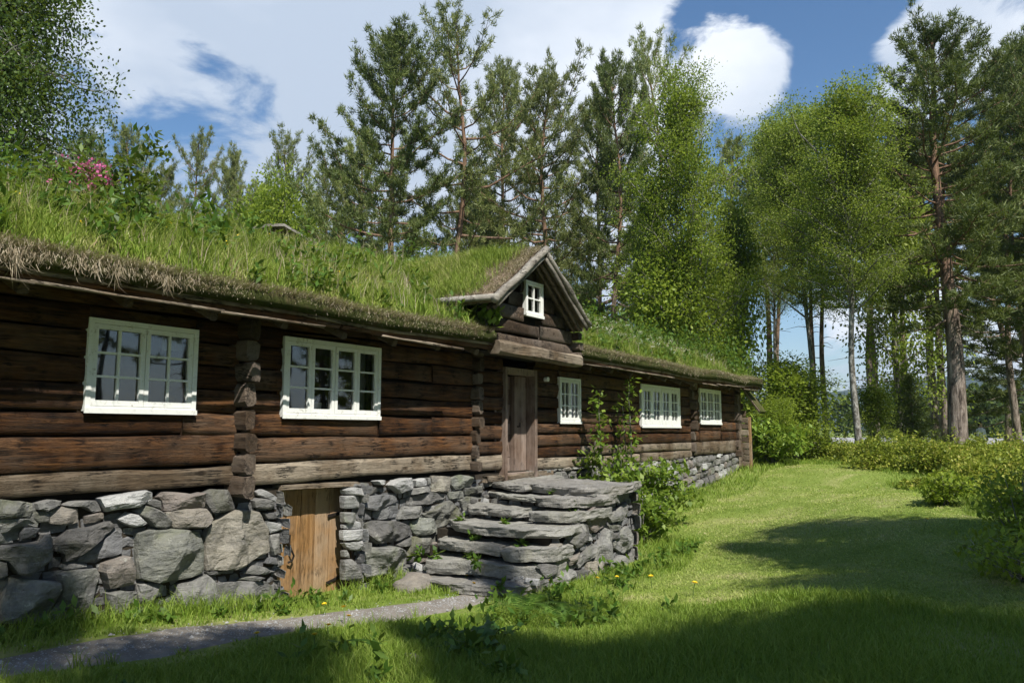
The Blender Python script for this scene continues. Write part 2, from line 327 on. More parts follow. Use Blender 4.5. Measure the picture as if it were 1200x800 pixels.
def gz(x, y):
    x = np.asarray(x, float); y = np.asarray(y, float); sh = x.shape; x = x.ravel(); y = y.ravel()
    num = np.full(x.shape, .75*1e-5); den = np.full(x.shape, 1e-5)
    for px, py, pz in GP:
        d2 = (x-px)**2+(y-py)**2; ww = np.exp(-d2/(2*1.35**2))+.015*np.exp(-d2/(2*5.**2)); num += ww*pz; den += ww
    z = num/den
    und = .018*np.sin(x*2.1+.5*np.sin(y*1.7))*np.cos(y*2.3+x*.4)
    r = np.hypot(x-10, y+2)
    z = z+und-np.clip((r-60)/400, 0, 1)*1.3
    return z.reshape(sh)
def gzf(x, y): return float(gz(np.array([x]), np.array([y]))[0])
def axis(lo, hi, step, ext):
    a = list(np.arange(lo, hi+1e-6, step)); s = step; x = lo
    left = []
    while x > -ext: s *= 1.28; x -= s; left.append(x)
    s = step; x = a[-1]; right = []
    while x < ext: s *= 1.28; x += s; right.append(x)
    return np.array(left[::-1]+a+right)
ax = axis(-6, 34, .22, 3600); ay = axis(-12, 4, .22, 3600)
GX, GY = np.meshgrid(ax, ay, indexing='ij'); GZ = gz(GX, GY); nx, ny = GX.shape
idx = np.arange(nx*ny).reshape(nx, ny)
q = np.stack([idx[:-1, :-1], idx[1:, :-1], idx[1:, 1:], idx[:-1, 1:]], -1).reshape(-1, 4)
g = link('ground', npmesh('ground', np.stack([GX, GY, GZ], -1).reshape(-1, 3), q, M['lawn'], True)); tag(g, 'grassy ground and lawn around the old log house', kind='structure')
# path: a draped strip
pc = [(-2, -2.35, .32), (1, -1.8, .32), (2.85, -1.15, .33), (3.85, -1.2, .45), (5.3, -1.06, .42), (6.6, -1.35, .44), (7.55, -1.55, .34), (8.25, -1.5, .3)]
PCX = np.array([p[0] for p in pc]); PCY = np.array([p[1] for p in pc]); PCW = np.array([p[2] for p in pc])
xs = np.arange(-2, 8.3, .08); vs = []; nw = 9
for i, x in enumerate(xs):
    y = np.interp(x, PCX, PCY); hw = np.interp(x, PCX, PCW)
    a = hw+.07*noise.noise((x*1.9, 3.1, 0)); bb = hw+.07*noise.noise((x*2.3, 9.1, 0))
    for k in range(nw):
        yy = y-a+(a+bb)*k/(nw-1); vs.append((x, yy, gzf(x, yy)+(.012 if 0 < k < nw-1 else -.02)))
ii = np.arange(len(vs)).reshape(-1, nw); q = np.stack([ii[:-1, :-1], ii[1:, :-1], ii[1:, 1:], ii[:-1, 1:]], -1).reshape(-1, 4)
tag(link('path', npmesh('path', vs, q, M['path'], True)), 'trodden grey gravel path leading to the stone steps', kind='structure')
# hills
def hillrow(name, dist, a0, a1, hf, label, mat, thick=500):
    vs = []; n = 160
    for i in range(n+1):
        t = a0+(a1-a0)*i/n; h = hf(t)
        dx = math.cos(R_(t)); dy = math.sin(R_(t))
        for k, (fr_, hh) in enumerate([(0, -8), (.25, .45), (.6, .85), (1, 1.), (1.6, .6), (2.5, -8)]):
            d = dist+thick*fr_; z = hh if hh < 0 else h*hh
            nn = noise.fractal((dx*d*.006, dy*d*.006, .3), 1, 2, 5)*h*.10 if hh > 0 else 0
            vs.append((dx*d, dy*d-7.5, z+nn))
    ii = np.arange(len(vs)).reshape(-1, 6); q = np.stack([ii[:-1, :-1], ii[1:, :-1], ii[1:, 1:], ii[:-1, 1:]], -1).reshape(-1, 4)
    return tag(link(name, npmesh(name, vs, q, mat, True)), label, kind='structure')
hillrow('hill', 1500, -25, 100, lambda t: 92+22*math.sin(t*.13+1)+12*math.sin(t*.37), 'low forested hills fading blue behind the tree trunks', M['hill'])
# pale gravel road strip in the valley
vs = []
for i in range(41):
    t = R_(-12+i*1.2); d = 92+3*math.sin(i*.5)
    for dd in (0, 13): vs.append((math.cos(t)*(d+dd), math.sin(t)*(d+dd)-7.5, gzf(math.cos(t)*(d+dd), math.sin(t)*(d+dd)-7.5)+.12+dd*.04))
ii = np.arange(len(vs)).reshape(-1, 2); q = np.stack([ii[:-1, 0], ii[:-1, 1], ii[1:, 1], ii[1:, 0]], -1)
tag(link('road', npmesh('road', vs, q, plain('pale_gravel', (.30, .295, .29), .9))), 'pale gravel road seen between the trunks in the valley', kind='structure')

# ------------------------------------------------------------------ stones
def stone(mb, poly, y0, dep, seed, plane='y', rot=None, res=.055, amp=1.):
    """poly: 2D outline (u,z); y0: plane of its back edge; faces -Y. rot: function mapping (u,y,z)->xyz"""
    rnd = random.Random(seed); P = [Vector(p) for p in poly]
    A = sum(P[i].x*P[(i+1) % len(P)].y-P[(i+1) % len(P)].x*P[i].y for i in range(len(P)))
    if A < 0: P.reverse()
    cx = sum(p.x for p in P)/len(P); cz = sum(p.y for p in P)/len(P); c = Vector((cx, cz))
    D = []
    for i in range(len(P)):
        a, bq = P[i], P[(i+1) % len(P)]; n = max(1, int((bq-a).length/res))
        for k in range(n): D.append(a.lerp(bq, k/n))
    for _ in range(1):                      # slight rounding of the corners
        D = [D[i]*.84+D[i-1]*.08+D[(i+1) % len(D)]*.08 for i in range(len(D))]
    size = max((p-c).length for p in D); sz = min(1, size/.28)
    planes = []
    for k in range(6):
        a = rnd.uniform(0, 6.28); m_ = rnd.uniform(.1, .45+.5*sz); planes.append((dep*rnd.uniform(.80, 1.25), math.cos(a)*m_, math.sin(a)*m_))
    planes.append((dep, rnd.uniform(-.15, .15), rnd.uniform(-.1, .25)))
    nr = max(4, int(size/.045)); rings = [(1.0, -.10, 0), (1.005, .35, 0)]+[(.985*(1-(k/nr)**1.15), 1., 1) for k in range(nr)]
    def hgt(u, e_):
        q_ = Vector((u.x, u.y, seed*3.7))
        h = min(p0+px_*(u.x-cx)+pz_*(u.y-cz) for p0, px_, pz_ in planes); h = max(h, dep*.35)
        h += (noise.fractal(q_*5, 1, 2, 4)*.030+abs(noise.noise(q_*7))*.025+noise.noise(q_*19)*.006)*sz*sz*amp
        return h
    vs = []
    for s_, f_, top in rings:
        for p in D:
            u = c+(p-c)*s_; q_ = Vector((u.x, u.y, seed*3.7)); h = hgt(u, 1)
            if top: yy = y0-h*(.93 if s_ > .97 else 1)
            else: yy = y0+.1*dep if f_ < 0 else y0-h*.55
            du = noise.noise(q_*9+Vector((f_, 0, 0)))*.010*sz; dz = noise.noise(q_*9+Vector((0, f_, 9)))*.010*sz
            vs.append((u.x+du, yy, u.y+dz))
    n = len(D); vs.append((cx, y0-hgt(c, 1), cz))
    fs = [(k*n+j, k*n+(j+1) % n, (k+1)*n+(j+1) % n, (k+1)*n+j) for k in range(len(rings)-1) for j in range(n)]
    fs += [((len(rings)-1)*n+j, (len(rings)-1)*n+(j+1) % n, len(vs)-1) for j in range(n)]
    if rot: vs = [rot(*p) for p in vs]
    mb.add(vs, fs)
def slab(mb, outline, z1, th, seed, res=.045):
    P = [Vector(p) for p in outline]
    A = sum(P[i].x*P[(i+1) % len(P)].y-P[(i+1) % len(P)].x*P[i].y for i in range(len(P)))
    if A < 0: P.reverse()
    c = sum(P, Vector((0, 0)))/len(P); D = []
    for i in range(len(P)):
        a, bq = P[i], P[(i+1) % len(P)]; n = max(1, int((bq-a).length/res))
        for k in range(n): D.append(a.lerp(bq, k/n))
    D = [D[i]*.5+D[i-1]*.25+D[(i+1) % len(D)]*.25 for i in range(len(D))]
    vs = []
    rings = [(.93, 1.), (.975, .96), (.985, .72), (1.0, .5), (.99, .25), (.997, .06), (.985, 0.), (.93, -.01), (.88, -.01), (.82, -.02), (.75, -.02), (.68, -.03), (.6, -.03), (.52, -.03), (.42, -.03), (.32, -.03), (.2, -.03)]
    for s_, f_ in rings:
        for p in D:
            u = c+(p-c)*s_; q_ = Vector((u.x, u.y, seed*2.3+f_*.6))
            k1 = noise.fractal(Vector((u.x*2.5, u.y*2.5, seed+f_*1.)), 1, 2, 4)*.045+noise.noise(Vector((u.x*1.2, u.y*1.2, seed+f_*4)))*.02+noise.noise(Vector((u.x*9, u.y*9, seed+f_*9)))*.02
            d = (p-c).normalized(); u2 = u+d*k1*(1 if s_ > .9 else 0)
            zz = z1-th*f_+noise.fractal(Vector((u.x*2, u.y*2, seed)), 1, 2, 4)*.022+noise.noise(q_*7)*.010+abs(noise.noise(q_*15))*.012
            vs.append((u2.x, u2.y, zz))
    n = len(D); vs.append((c.x, c.y, z1+.0)); fs = [(k*n+j, k*n+(j+1) % n, (k+1)*n+(j+1) % n, (k+1)*n+j) for k in range(len(rings)-1) for j in range(n)]
    fs += [((len(rings)-1)*n+j, (len(rings)-1)*n+(j+1) % n, len(vs)-1) for j in range(n)]; fs.append(tuple(range(n-1, -1, -1)))
    mb.add(vs, fs)

def zone(ox, oy, s, polys, Y0):
    outp = []
    for m, dep, pl in polys:
        outp.append((m, dep, [(float(onY(ox+x/s, oy+y/s, Y0)[0]), float(onY(ox+x/s, oy+y/s, Y0)[2])) for x, y in pl]))
    return outp
ZA = [('rockmoss', .34, [(-140, 130), (0, 125), (195, 145), (190, 190), (175, 230), (60, 228), (-120, 240)]), ('rock', .22, [(200, 145), (290, 125), (370, 130), (350, 160), (260, 195), (205, 185)]),
 ('rock', .16, [(190, 200), (290, 180), (290, 260), (230, 265), (190, 235)]), ('rockbrown', .2, [(290, 185), (370, 168), (462, 172), (462, 262), (380, 275), (285, 268)]),
 ('rock', .2, [(365, 160), (420, 135), (575, 130), (605, 195), (540, 203), (500, 175), (460, 165)]), ('rockbrown', .14, [(495, 220), (570, 205), (622, 200), (620, 240), (560, 265), (500, 272)]),
 ('rocklight', .3, [(575, 115), (660, 100), (850, 68), (890, 80), (895, 125), (800, 165), (700, 180), (625, 200), (600, 170)]), ('rock', .24, [(-120, 240), (0, 240), (70, 235), (180, 235), (235, 290), (120, 275), (60, 290), (0, 320), (-90, 330)]),
 ('rockdark', .2, [(105, 320), (130, 285), (235, 290), (215, 320), (110, 375)]), ('rock', .14, [(-80, 340), (70, 340), (80, 380), (-60, 390)]),
 ('rock', .32, [(-150, 400), (110, 385), (230, 370), (235, 325), (275, 320), (275, 470), (165, 575), (90, 560), (40, 480), (-100, 470)]),
 ('rock', .34, [(310, 390), (390, 300), (510, 290), (600, 260), (655, 248), (690, 280), (590, 360), (540, 380), (430, 485), (380, 495), (380, 440), (315, 430)]),
 ('rockdark', .1, [(600, 380), (700, 300), (740, 340), (720, 440), (600, 470), (520, 495), (450, 490), (545, 400)]), ('rocklight', .2, [(690, 240), (750, 197), (800, 215), (868, 265), (780, 290)]),
 ('rock', .22, [(775, 190), (850, 155), (940, 200), (1005, 250), (1010, 285), (960, 296), (900, 285), (850, 230)]), ('rock', .12, [(350, 520), (370, 500), (520, 500), (520, 520), (380, 540)]),
 ('rock', .24, [(-60, 480), (30, 490), (25, 570), (-60, 600)]), ('rock', .36, [(50, 580), (330, 600), (340, 720), (220, 850), (-10, 850), (10, 700)]),
 ('rock', .3, [(335, 560), (400, 540), (570, 525), (585, 560), (540, 720), (520, 830), (260, 850), (345, 700)]), ('rockbrown', .3, [(600, 495), (740, 450), (770, 500), (775, 620), (630, 650), (590, 550)]),
 ('rock', .2, [(800, 620), (900, 612), (960, 625), (950, 680), (820, 700)]), ('rock', .24, [(615, 670), (700, 655), (820, 665), (850, 780), (640, 800)]), ('rockdark', .2, [(-220, 560), (-70, 600), (0, 640), (0, 760), (-200, 800)])]
ZB = [('rockbrown', .24, [(120, 110), (150, 80), (280, 85), (320, 100), (380, 80), (395, 170), (330, 175), (165, 195), (155, 130)]), ('rockbrown', .27, [(160, 200), (260, 180), (400, 175), (425, 240), (375, 290), (215, 290)]),
 ('rock', .27, [(395, 85), (440, 65), (525, 65), (580, 160), (580, 185), (425, 205), (400, 150)]), ('rock', .14, [(50, 150), (90, 120), (150, 130), (155, 190), (110, 170)]),
 ('rockmoss', .4, [(0, 320), (90, 300), (290, 298), (370, 320), (385, 400), (385, 560), (290, 590), (100, 610), (5, 590)]),
 ('rockbrown', .36, [(430, 260), (490, 225), (590, 180), (720, 195), (770, 300), (780, 430), (640, 500), (560, 535), (410, 540), (405, 380), (395, 340)]),
 ('rocklight', .2, [(700, 80), (730, 62), (810, 110), (800, 140), (710, 100)]), ('rock', .24, [(680, 130), (710, 115), (770, 125), (800, 165), (770, 185), (690, 175)]), ('rock', .2, [(735, 200), (800, 200), (835, 235), (760, 240)]),
 ('rocklight', .22, [(750, 250), (830, 265), (835, 300), (780, 325), (755, 280)]), ('rock', .2, [(780, 330), (825, 320), (835, 440), (800, 455), (785, 400)]), ('rockdark', .2, [(755, 500), (770, 465), (820, 460), (830, 510)]),
 ('rock', .24, [(620, 560), (690, 505), (820, 550), (740, 562)]), ('rock', .24, [(585, 595), (680, 570), (740, 582), (700, 603)]), ('rock', .3, [(245, 620), (330, 600), (410, 560), (450, 600), (450, 720), (330, 760), (240, 740)]),
 ('rock', .3, [(460, 615), (600, 600), (750, 600), (810, 640), (830, 790), (700, 800), (480, 780)]), ('rock', .22, [(0, 615), (125, 615), (90, 720), (0, 740)]), ('rock', .14, [(405, 545), (520, 545), (500, 565), (420, 565)]),
 ('rockdark', .2, [(825, 620), (850, 630), (850, 720), (815, 700)])]
ZC = [('rock', .16, [(110, 130), (190, 125), (270, 130), (270, 155), (160, 150), (115, 160)]), ('rocklight', .24, [(112, 170), (160, 150), (235, 165), (235, 205), (120, 195)]), ('rock', .18, [(240, 155), (300, 150), (312, 185), (245, 200)]),
 ('rocklight', .2, [(290, 115), (360, 110), (355, 140), (310, 140)]), ('rocklight', .3, [(375, 140), (410, 110), (500, 95), (522, 150), (435, 192), (415, 175)]), ('rocklight', .2, [(522, 110), (590, 98), (600, 145), (530, 152)]),
 ('rock', .16, [(600, 95), (628, 98), (625, 140), (600, 140)]), ('rockbrown', .2, [(632, 85), (742, 90), (740, 180), (640, 180)]), ('rockmoss', .18, [(745, 100), (800, 80), (860, 95), (858, 145), (775, 170), (748, 140)]),
 ('rock', .22, [(495, 180), (520, 157), (610, 145), (612, 175), (500, 200)]), ('rock', .2, [(490, 215), (620, 182), (720, 190), (722, 215), (600, 255), (490, 262)]), ('rocklight', .2, [(110, 205), (165, 198), (213, 210), (208, 275), (115, 278)]),
 ('rockdark', .28, [(215, 240), (250, 205), (330, 195), (420, 200), (432, 240), (300, 290), (225, 280)]), ('rockdark', .12, [(290, 300), (430, 245), (450, 260), (430, 330), (330, 345), (290, 330)]), ('rockdark', .08, [(190, 290), (290, 290), (285, 345), (200, 345)]),
 ('rock', .24, [(440, 320), (470, 265), (580, 262), (585, 300), (560, 330), (435, 342)]), ('rock', .2, [(112, 300), (180, 300), (187, 345), (165, 372), (115, 360)]), ('rocklight', .16, [(115, 375), (190, 352), (240, 370), (200, 400), (115, 395)]),
 ('rocklight', .26, [(110, 405), (170, 402), (245, 395), (240, 430), (200, 460), (112, 465)]), ('rock', .32, [(240, 365), (290, 348), (440, 352), (500, 380), (518, 430), (440, 465), (300, 485), (250, 430)]), ('rocklight', .24, [(112, 480), (200, 465), (260, 445), (265, 470), (200, 525), (150, 520)]),
 ('rock', .36, [(200, 570), (260, 505), (390, 495), (450, 520), (478, 560), (475, 600), (380, 660), (240, 680), (220, 640)]), ('rock', .14, [(112, 525), (140, 520), (150, 570), (115, 565)]), ('rock', .28, [(115, 580), (150, 570), (215, 640), (220, 690), (115, 700)]),
 ('rockmoss', .28, [(505, 360), (570, 330), (640, 335), (655, 400), (600, 430), (540, 438), (510, 400)]), ('rockmoss', .22, [(585, 315), (640, 280), (740, 228), (800, 280), (805, 340), (655, 398), (650, 350)]), ('rock', .14, [(605, 270), (650, 260), (640, 290), (600, 300)]),
 ('rockmoss', .26, [(520, 445), (690, 405), (690, 470), (600, 540), (480, 555), (500, 500)]), ('rock', .22, [(430, 490), (510, 442), (515, 490), (450, 505)]), ('rock', .2, [(480, 570), (555, 548), (560, 575), (490, 598)]), ('rock', .3, [(400, 640), (500, 600), (540, 620), (500, 680), (400, 700)]),
 ('rockmoss', .16, [(732, 185), (820, 172), (825, 215), (740, 225)]), ('rock', .2, [(824, 160), (930, 145), (935, 185), (830, 200)]), ('rockmoss', .18, [(800, 230), (840, 205), (935, 215), (960, 330), (870, 330), (820, 290)]),
 ('rock', .16, [(695, 420), (760, 380), (765, 440), (700, 455)]), ('rockbrown', .2, [(600, 470), (690, 475), (680, 560), (570, 600), (560, 560)]), ('rock', .18, [(945, 110), (1010, 100), (1010, 140), (950, 150)]), ('rock', .14, [(940, 200), (1010, 200), (1010, 300), (965, 300)])]
ZDs = [('rock', .16, [(480, 205), (560, 175), (690, 165), (695, 225), (620, 245), (560, 240)]), ('rock', .14, [(575, 320), (640, 270), (690, 235), (690, 300), (640, 350), (590, 360)]), ('rockbrown', .16, [(430, 310), (480, 245), (555, 250), (575, 330), (560, 380), (490, 420), (450, 370)]),
 ('rock', .18, [(330, 390), (400, 350), (455, 370), (455, 470), (370, 510), (345, 470)]), ('rock', .1, [(575, 375), (660, 370), (640, 405), (600, 410)]), ('rock', .2, [(490, 600), (520, 480), (560, 390), (600, 410), (585, 560), (540, 605)]),
 ('rock', .16, [(610, 470), (660, 400), (690, 380), (725, 440), (720, 500), (660, 540), (615, 510)]), ('rockbrown', .18, [(450, 590), (490, 580), (570, 600), (560, 680), (450, 680)]), ('rock', .2, [(565, 605), (650, 550), (700, 570), (690, 660), (570, 690)]),
 ('rock', .14, [(390, 600), (480, 480), (500, 500), (480, 560), (400, 630)]), ('rockbrown', .14, [(325, 600), (415, 515), (400, 570), (360, 615)]), ('rock', .16, [(215, 570), (300, 545), (345, 540), (340, 580), (270, 600)]), ('rockbrown', .16, [(230, 520), (260, 485), (320, 480), (320, 515), (260, 530)]),
 ('rock', .2, [(255, 650), (310, 615), (355, 640), (345, 790), (260, 790)]), ('rock', .18, [(170, 625), (200, 598), (262, 610), (255, 650), (190, 685)]), ('rock', .18, [(180, 690), (250, 680), (250, 790), (185, 790)]), ('rocklight', .1, [(455, 440), (485, 450), (480, 470), (455, 465)]),
 ('rock', .16, [(375, 640), (450, 635), (445, 700), (385, 700)]), ('rock', .12, [(600, 425), (650, 412), (640, 450), (600, 460)]), ('rock', .12, [(700, 560), (735, 500), (740, 640), (700, 660)])]
ZE = [('rock', .2, [(330, 265), (370, 240), (380, 330), (310, 420), (285, 400)]), ('rocklight', .22, [(215, 245), (330, 238), (325, 340), (320, 460), (290, 455), (225, 380)])]   # near the far end
def build_stones(polys, Y0, parent, nm, seed0, rot=None):
    groups = {}
    for k, (m, dep, pl) in enumerate(polys):
        groups.setdefault(m, MB()); stone(groups[m], pl, Y0, dep*.62, seed0+k, rot=rot)
    # one mesh, several materials
    V = []; Fs = []; mats = []; mi = []
    for m, g_ in groups.items():
        o = len(V); V += g_.v; Fs += [tuple(i+o for i in f) for f in g_.f]; mi += [len(mats)]*len(g_.f); mats.append(M[m])
    org = wloc(parent)
    me = bpy.data.meshes.new(nm); me.from_pydata([tuple(Vector(p)-org) for p in V], [], Fs)
    for m in mats: me.materials.append(m)
    me.polygons.foreach_set('material_index', mi)
    me.update(); return link(nm, me, parent)
def rubble(x0, x1, zb, zt, seed, size=.24, mats=('rock', 'rock', 'rockdark', 'rocklight', 'rockbrown'), dep=.2):
    """irregular coursed filler stones; zb, zt are functions of x"""
    rnd = random.Random(seed); res = []; x = x0
    row = 0; z_off = 0.
    while z_off < 3:
        h = size*rnd.uniform(.55, 1.0); x = x0-rnd.uniform(0, size)
        any_ = False
        while x < x1:
            wd = size*rnd.uniform(.7, 1.9); zc = zb(x)+z_off
            if zc < zt(x):
                any_ = True; z1 = min(zc+h, zt(x)+.02)
                if z1-zc > .05:
                    g_ = .012; j = lambda: rnd.uniform(-.03, .03)
                    pl = [(x+g_, zc+g_+j()), (x+wd*.5, zc+g_+j()*.6), (x+wd-g_, zc+g_+j()), (x+wd-g_+j()*.6, (zc+z1)/2), (x+wd-g_+j(), z1-g_+j()*.3), (x+wd*.55, z1-g_+j()*.8), (x+g_+j(), z1-g_+j()*.3)]
                    res.append((rnd.choice(mats), dep*rnd.uniform(.6, 1.2), pl))
            x += wd
        z_off += h
        if not any_: break
    return res

# ------------------------------------------------------------------ the log house
house = empty('log_house', (12, 0, 1.45), 'long old brown log house with grass grown turf roof, standing on a dry stone foundation', 'house')
zA = [1.47, 1.70, 2.03, 2.26, 2.52, 2.78, 3.04, 3.28, 3.52]
zB = [1.45, 1.71, 2.0, 2.27, 2.53, 2.79, 3.05, 3.3, 3.52]
zD = [1.42, 1.67, 1.92, 2.18, 2.41, 2.63, 2.86, 3.08, 3.3, 3.52]
zC = [1.36, 1.58, 1.78, 2.02, 2.22, 2.48, 2.70, 2.95, 3.22, 3.5]
zR = [1.42, 1.80, 2.08, 2.36, 2.62, 2.88, 3.14, 3.5]
openings = [(3.93, 5.09, 2.27, 3.16), (6.28, 7.94, 2.25, 3.22), (12.87, 13.69, 2.24, 3.10), (16.60, 18.95, 2.18, 3.15), (20.42, 22.10, 2.28, 3.22), (11.00, 12.00, 1.30, 3.14)]
def logrun(mb, x0, x1, z0, z1, seed, yf=0., dep=.17, wob=1.):
    if x1-x0 < .03: return
    n = max(1, int((x1-x0)/.16)); rnd = random.Random(seed); hh = z1-z0; bul = rnd.uniform(.0, .009); off = rnd.uniform(-.012, .022)
    vs = []; fs = []
    prof = [(0, .06), (0.35, .0), (.75, .0), (1, .06)]
    sec = [(.0, 1.0), (.006, .22), (.035, .03), (.30, .0), (.62, -.02), (.95, .0), (.992, .14), (1.0, 1.0)]
    for i in range(n+1):
        x = x0+(x1-x0)*i/n
        zl = z0+.03*noise.noise((x*.7, seed*1.3, 0))*wob+.008*noise.noise((x*3.1, seed*1.3, 5))+.009
        zh = z1+.03*noise.noise((x*.7, seed*1.3+7.7, 0))*wob+.008*noise.noise((x*3.3, seed, 8))-.009
        for k, (s_, y_) in enumerate(sec):
            yy = yf+(dep if y_ == 1.0 else y_*.10)-bul*math.sin(math.pi*s_)-off+noise.fractal((x*.9, s_*1.5, seed*2.1), 1, 2, 4)*.022+noise.noise((x*6, s_*5, seed))*.004
            vs.append((x, yy, zl+(zh-zl)*s_))
    m = len(sec)
    for i in range(n):
        for k in range(m-1): fs.append((i*m+k, (i+1)*m+k, (i+1)*m+k+1, i*m+k+1))
        fs.append((i*m+m-1, (i+1)*m+m-1, (i+1)*m, i*m))
    fs.append(tuple(range(m-1, -1, -1))); fs.append(tuple(n*m+k for k in range(m)))
    mb.add(vs, fs)
def wallsec(mbs, x0, x1, zs, seed, split=(), yf=0.):
    for i in range(len(zs)-1):
        a, b_ = zs[i], zs[i+1]; iv = [(x0, x1)]
        for (ox0, ox1, oz0, oz1) in openings:
            if b_ <= oz0+.03 or a >= oz1-.03: continue
            nv = []
            for s, e in iv:
                if ox1 <= s or ox0 >= e: nv.append((s, e)); continue
                # logs partly cut by the opening are split in full-height pieces beside it
                if s < ox0: nv.append((s, ox0))
                if ox1 < e: nv.append((ox1, e))
                if a < oz0-.02: extra.append((max(s, ox0), min(e, ox1), a, oz0-.004))
                if b_ > oz1+.02: extra.append((max(s, ox0), min(e, ox1), oz1+.004, b_))
            iv = nv
        k = 0
        for s, e in iv:
            cuts = [s]+[c for c in split if s+.3 < c < e-.3 and (i+int(c*10)) % 3 == 0]+[e]
            for u, v_ in zip(cuts, cuts[1:]):
                mb = mbs[1] if (i == 0 or (i == 1 and seed % 2 == 0 and k % 2)) else mbs[0]
                logrun(mb, u+.003, v_-.003, a, b_, seed*100+i*7+k, yf); k += 1
        for e_ in extra: logrun(mbs[0], e_[0]+.003, e_[1]-.003, e_[2], e_[3], seed*100+i*7+50, yf)
        extra.clear()
extra = []
m0, m1 = MB(), MB()
wallsec((m0, m1), -2.0, 5.66, zA, 1, (1.2, 4.98, 2.6)); wallsec((m0, m1), 5.72, 10.14, zB, 2, (7.95, 9.1)); wallsec((m0, m1), 10.2, 11.0, zD, 3)
wallsec((m0, m1), 12.0, 19.8, zC, 4, (13.75, 14.2, 16.55)); wallsec((m0, m1), 19.86, 23.5, zR, 5, (20.35, 22.1))
# under the threshold
logrun(m1, 10.5, 12.6, 1.22, 1.36, 77, -.05)
wall = m0.build('log_wall', M['log'], house, smooth=True); wall['label'] = 'reddish brown hewn logs of the facade'
o = m1.build('sill_log', M['siderlog'], house, smooth=True); o['label'] = 'greyed lowest logs resting on the stones'
bk = MB(); bk.box(-2, 5.6, .18, .2, 1.4, 2.24); bk.box(-2, 3.85, .18, .2, 2.24, 3.6); bk.box(5.1, 6.2, .18, .2, 1.4, 3.6); bk.box(8., 11.0, .18, .2, 1.2, 3.6)
bk.box(6.2, 8., .18, .2, 1.4, 2.22); bk.box(12.0, 12.86, .18, .2, 1.2, 3.6); bk.box(12.86, 13.7, .18, .2, 1.2, 2.22); bk.box(13.7, 16.6, .18, .2, 1.2, 3.6); bk.box(16.6, 18.95, .18, .2, 1.2, 2.16)
bk.box(18.95, 20.42, .18, .2, 1.2, 3.6); bk.box(20.42, 22.1, .18, .2, 1.2, 2.26); bk.box(22.1, 24., .18, .2, 1.2, 3.6)
bk.box(-2, 25.5, 5.2, 5.4, .6, 3.5); bk.box(-2.2, -2, 0, 5.4, .6, 3.6); bk.box(23.52, 23.62, .2, 5.2, 1.0, 3.6); bk.box(-2, 25.4, .25, 5.2, 1.36, 1.40); bk.box(-2, 25.4, .2, 5.2, 3.50, 3.54)
bk.box(9.0, 9.1, .2, 5.2, 1.4, 3.5); bk.box(14.8, 14.9, .2, 5.2, 1.4, 3.5); bk.box(5.6, 5.7, .2, 5.2, 1.4, 3.5)
bk.build('inner_wall', M['dark'], house)
# log corner joints: stacked ends of the cross walls
def joint(x, zs, wd, out_, seed, lab=None):
    mb = MB()
    for i in range(len(zs)-1):
        rnd = random.Random(seed+i); a, b_ = zs[i]+.012, zs[i+1]-.012; o_ = out_+rnd.uniform(-.05, .05)
        mb.beam((x+rnd.uniform(-.012, .012), .1, (a+b_)/2), (x+rnd.uniform(-.02, .02), -o_, (a+b_)/2+rnd.uniform(-.012, .012)), (b_-a)*rnd.uniform(.92, 1.0), wd*rnd.uniform(.75, 1.0), up=(1, 0, 0), seg=4, wob=.028, seed=seed+i)
    return mb.build('log_end', M['endgrain'], house)
o = joint(5.69, [1.32, 1.58, 1.82, 2.07, 2.32, 2.62, 2.85, 3.1, 3.35], .17, .22, 10); o['label'] = 'grey log ends of the cross wall left of the cellar door'
o = joint(10.17, [1.42, 1.6, 1.85, 2.1, 2.32, 2.55, 2.8, 3.0, 3.25, 3.5], .14, .14, 30)
o = joint(19.83, [1.5, 1.8, 2.08, 2.36, 2.62, 2.88, 3.14, 3.5], .13, .12, 50)
o = joint(23.5, [1.3, 1.55, 1.8, 2.05, 2.36, 2.62, 2.88, 3.14, 3.5], .16, .14, 70)
# foundation
f1 = MB(); f1.box(-2, 6.36, .06, .6, -.3, 1.40); f1.box(7.58, 12, .06, .6, -.6, 1.38); f1.box(12, 25.4, .06, .6, -.4, 1.30); f1.box(6.36, 7.58, .42, .6, -.5, 1.4)
f1.build('foundation_core', M['soil'], house)
polys = zone(0, 560, 5, ZA, 0)+zone(160, 560, 5, ZB, 0)+zone(380, 540, 5, ZC, 0)
for u in (-2.2, -.6): pass
polys += rubble(-2, 2.9, lambda x: .45, lambda x: 1.42, 5, .42, ('rock', 'rockbrown', 'rockdark'), .3)
polys += rubble(3.2, 6.3, lambda x: .15, lambda x: 1.3, 6, .16, ('rockdark',), .03)+rubble(7.65, 10.6, lambda x: -.1, lambda x: 1.28, 8, .14, ('rockdark',), .03)
polys += rubble(12.0, 23.6, lambda x: .0 if x < 17 else .0+(x-17)*.1, lambda x: 1.36 if x < 19 else 1.40, 9, .27, ('rock', 'rock', 'rock', 'rocklight', 'rockbrown'), .2)
polys += [('rocklight', .3, [(17.2, .5), (17.55, .5), (17.6, 1.35), (17.3, 1.38), (17.15, 1.0)]), ('rocklight', .28, [(17.6, .65), (18.2, .6), (18.3, .95), (17.7, 1.0)])]
for lo, hi, lab in ((-9, 6.9, 'large grey and brown foundation boulders left of the cellar door'), (6.9, 12, 'foundation stones between cellar door and steps'), (12, 40, 'small stones of the foundation at the far end')):
    fo = build_stones([p_ for p_ in polys if lo <= sum(q_[0] for q_ in p_[2])/len(p_[2]) < hi], .06, house, 'stone_foundation', 100+int(lo)); fo['label'] = lab
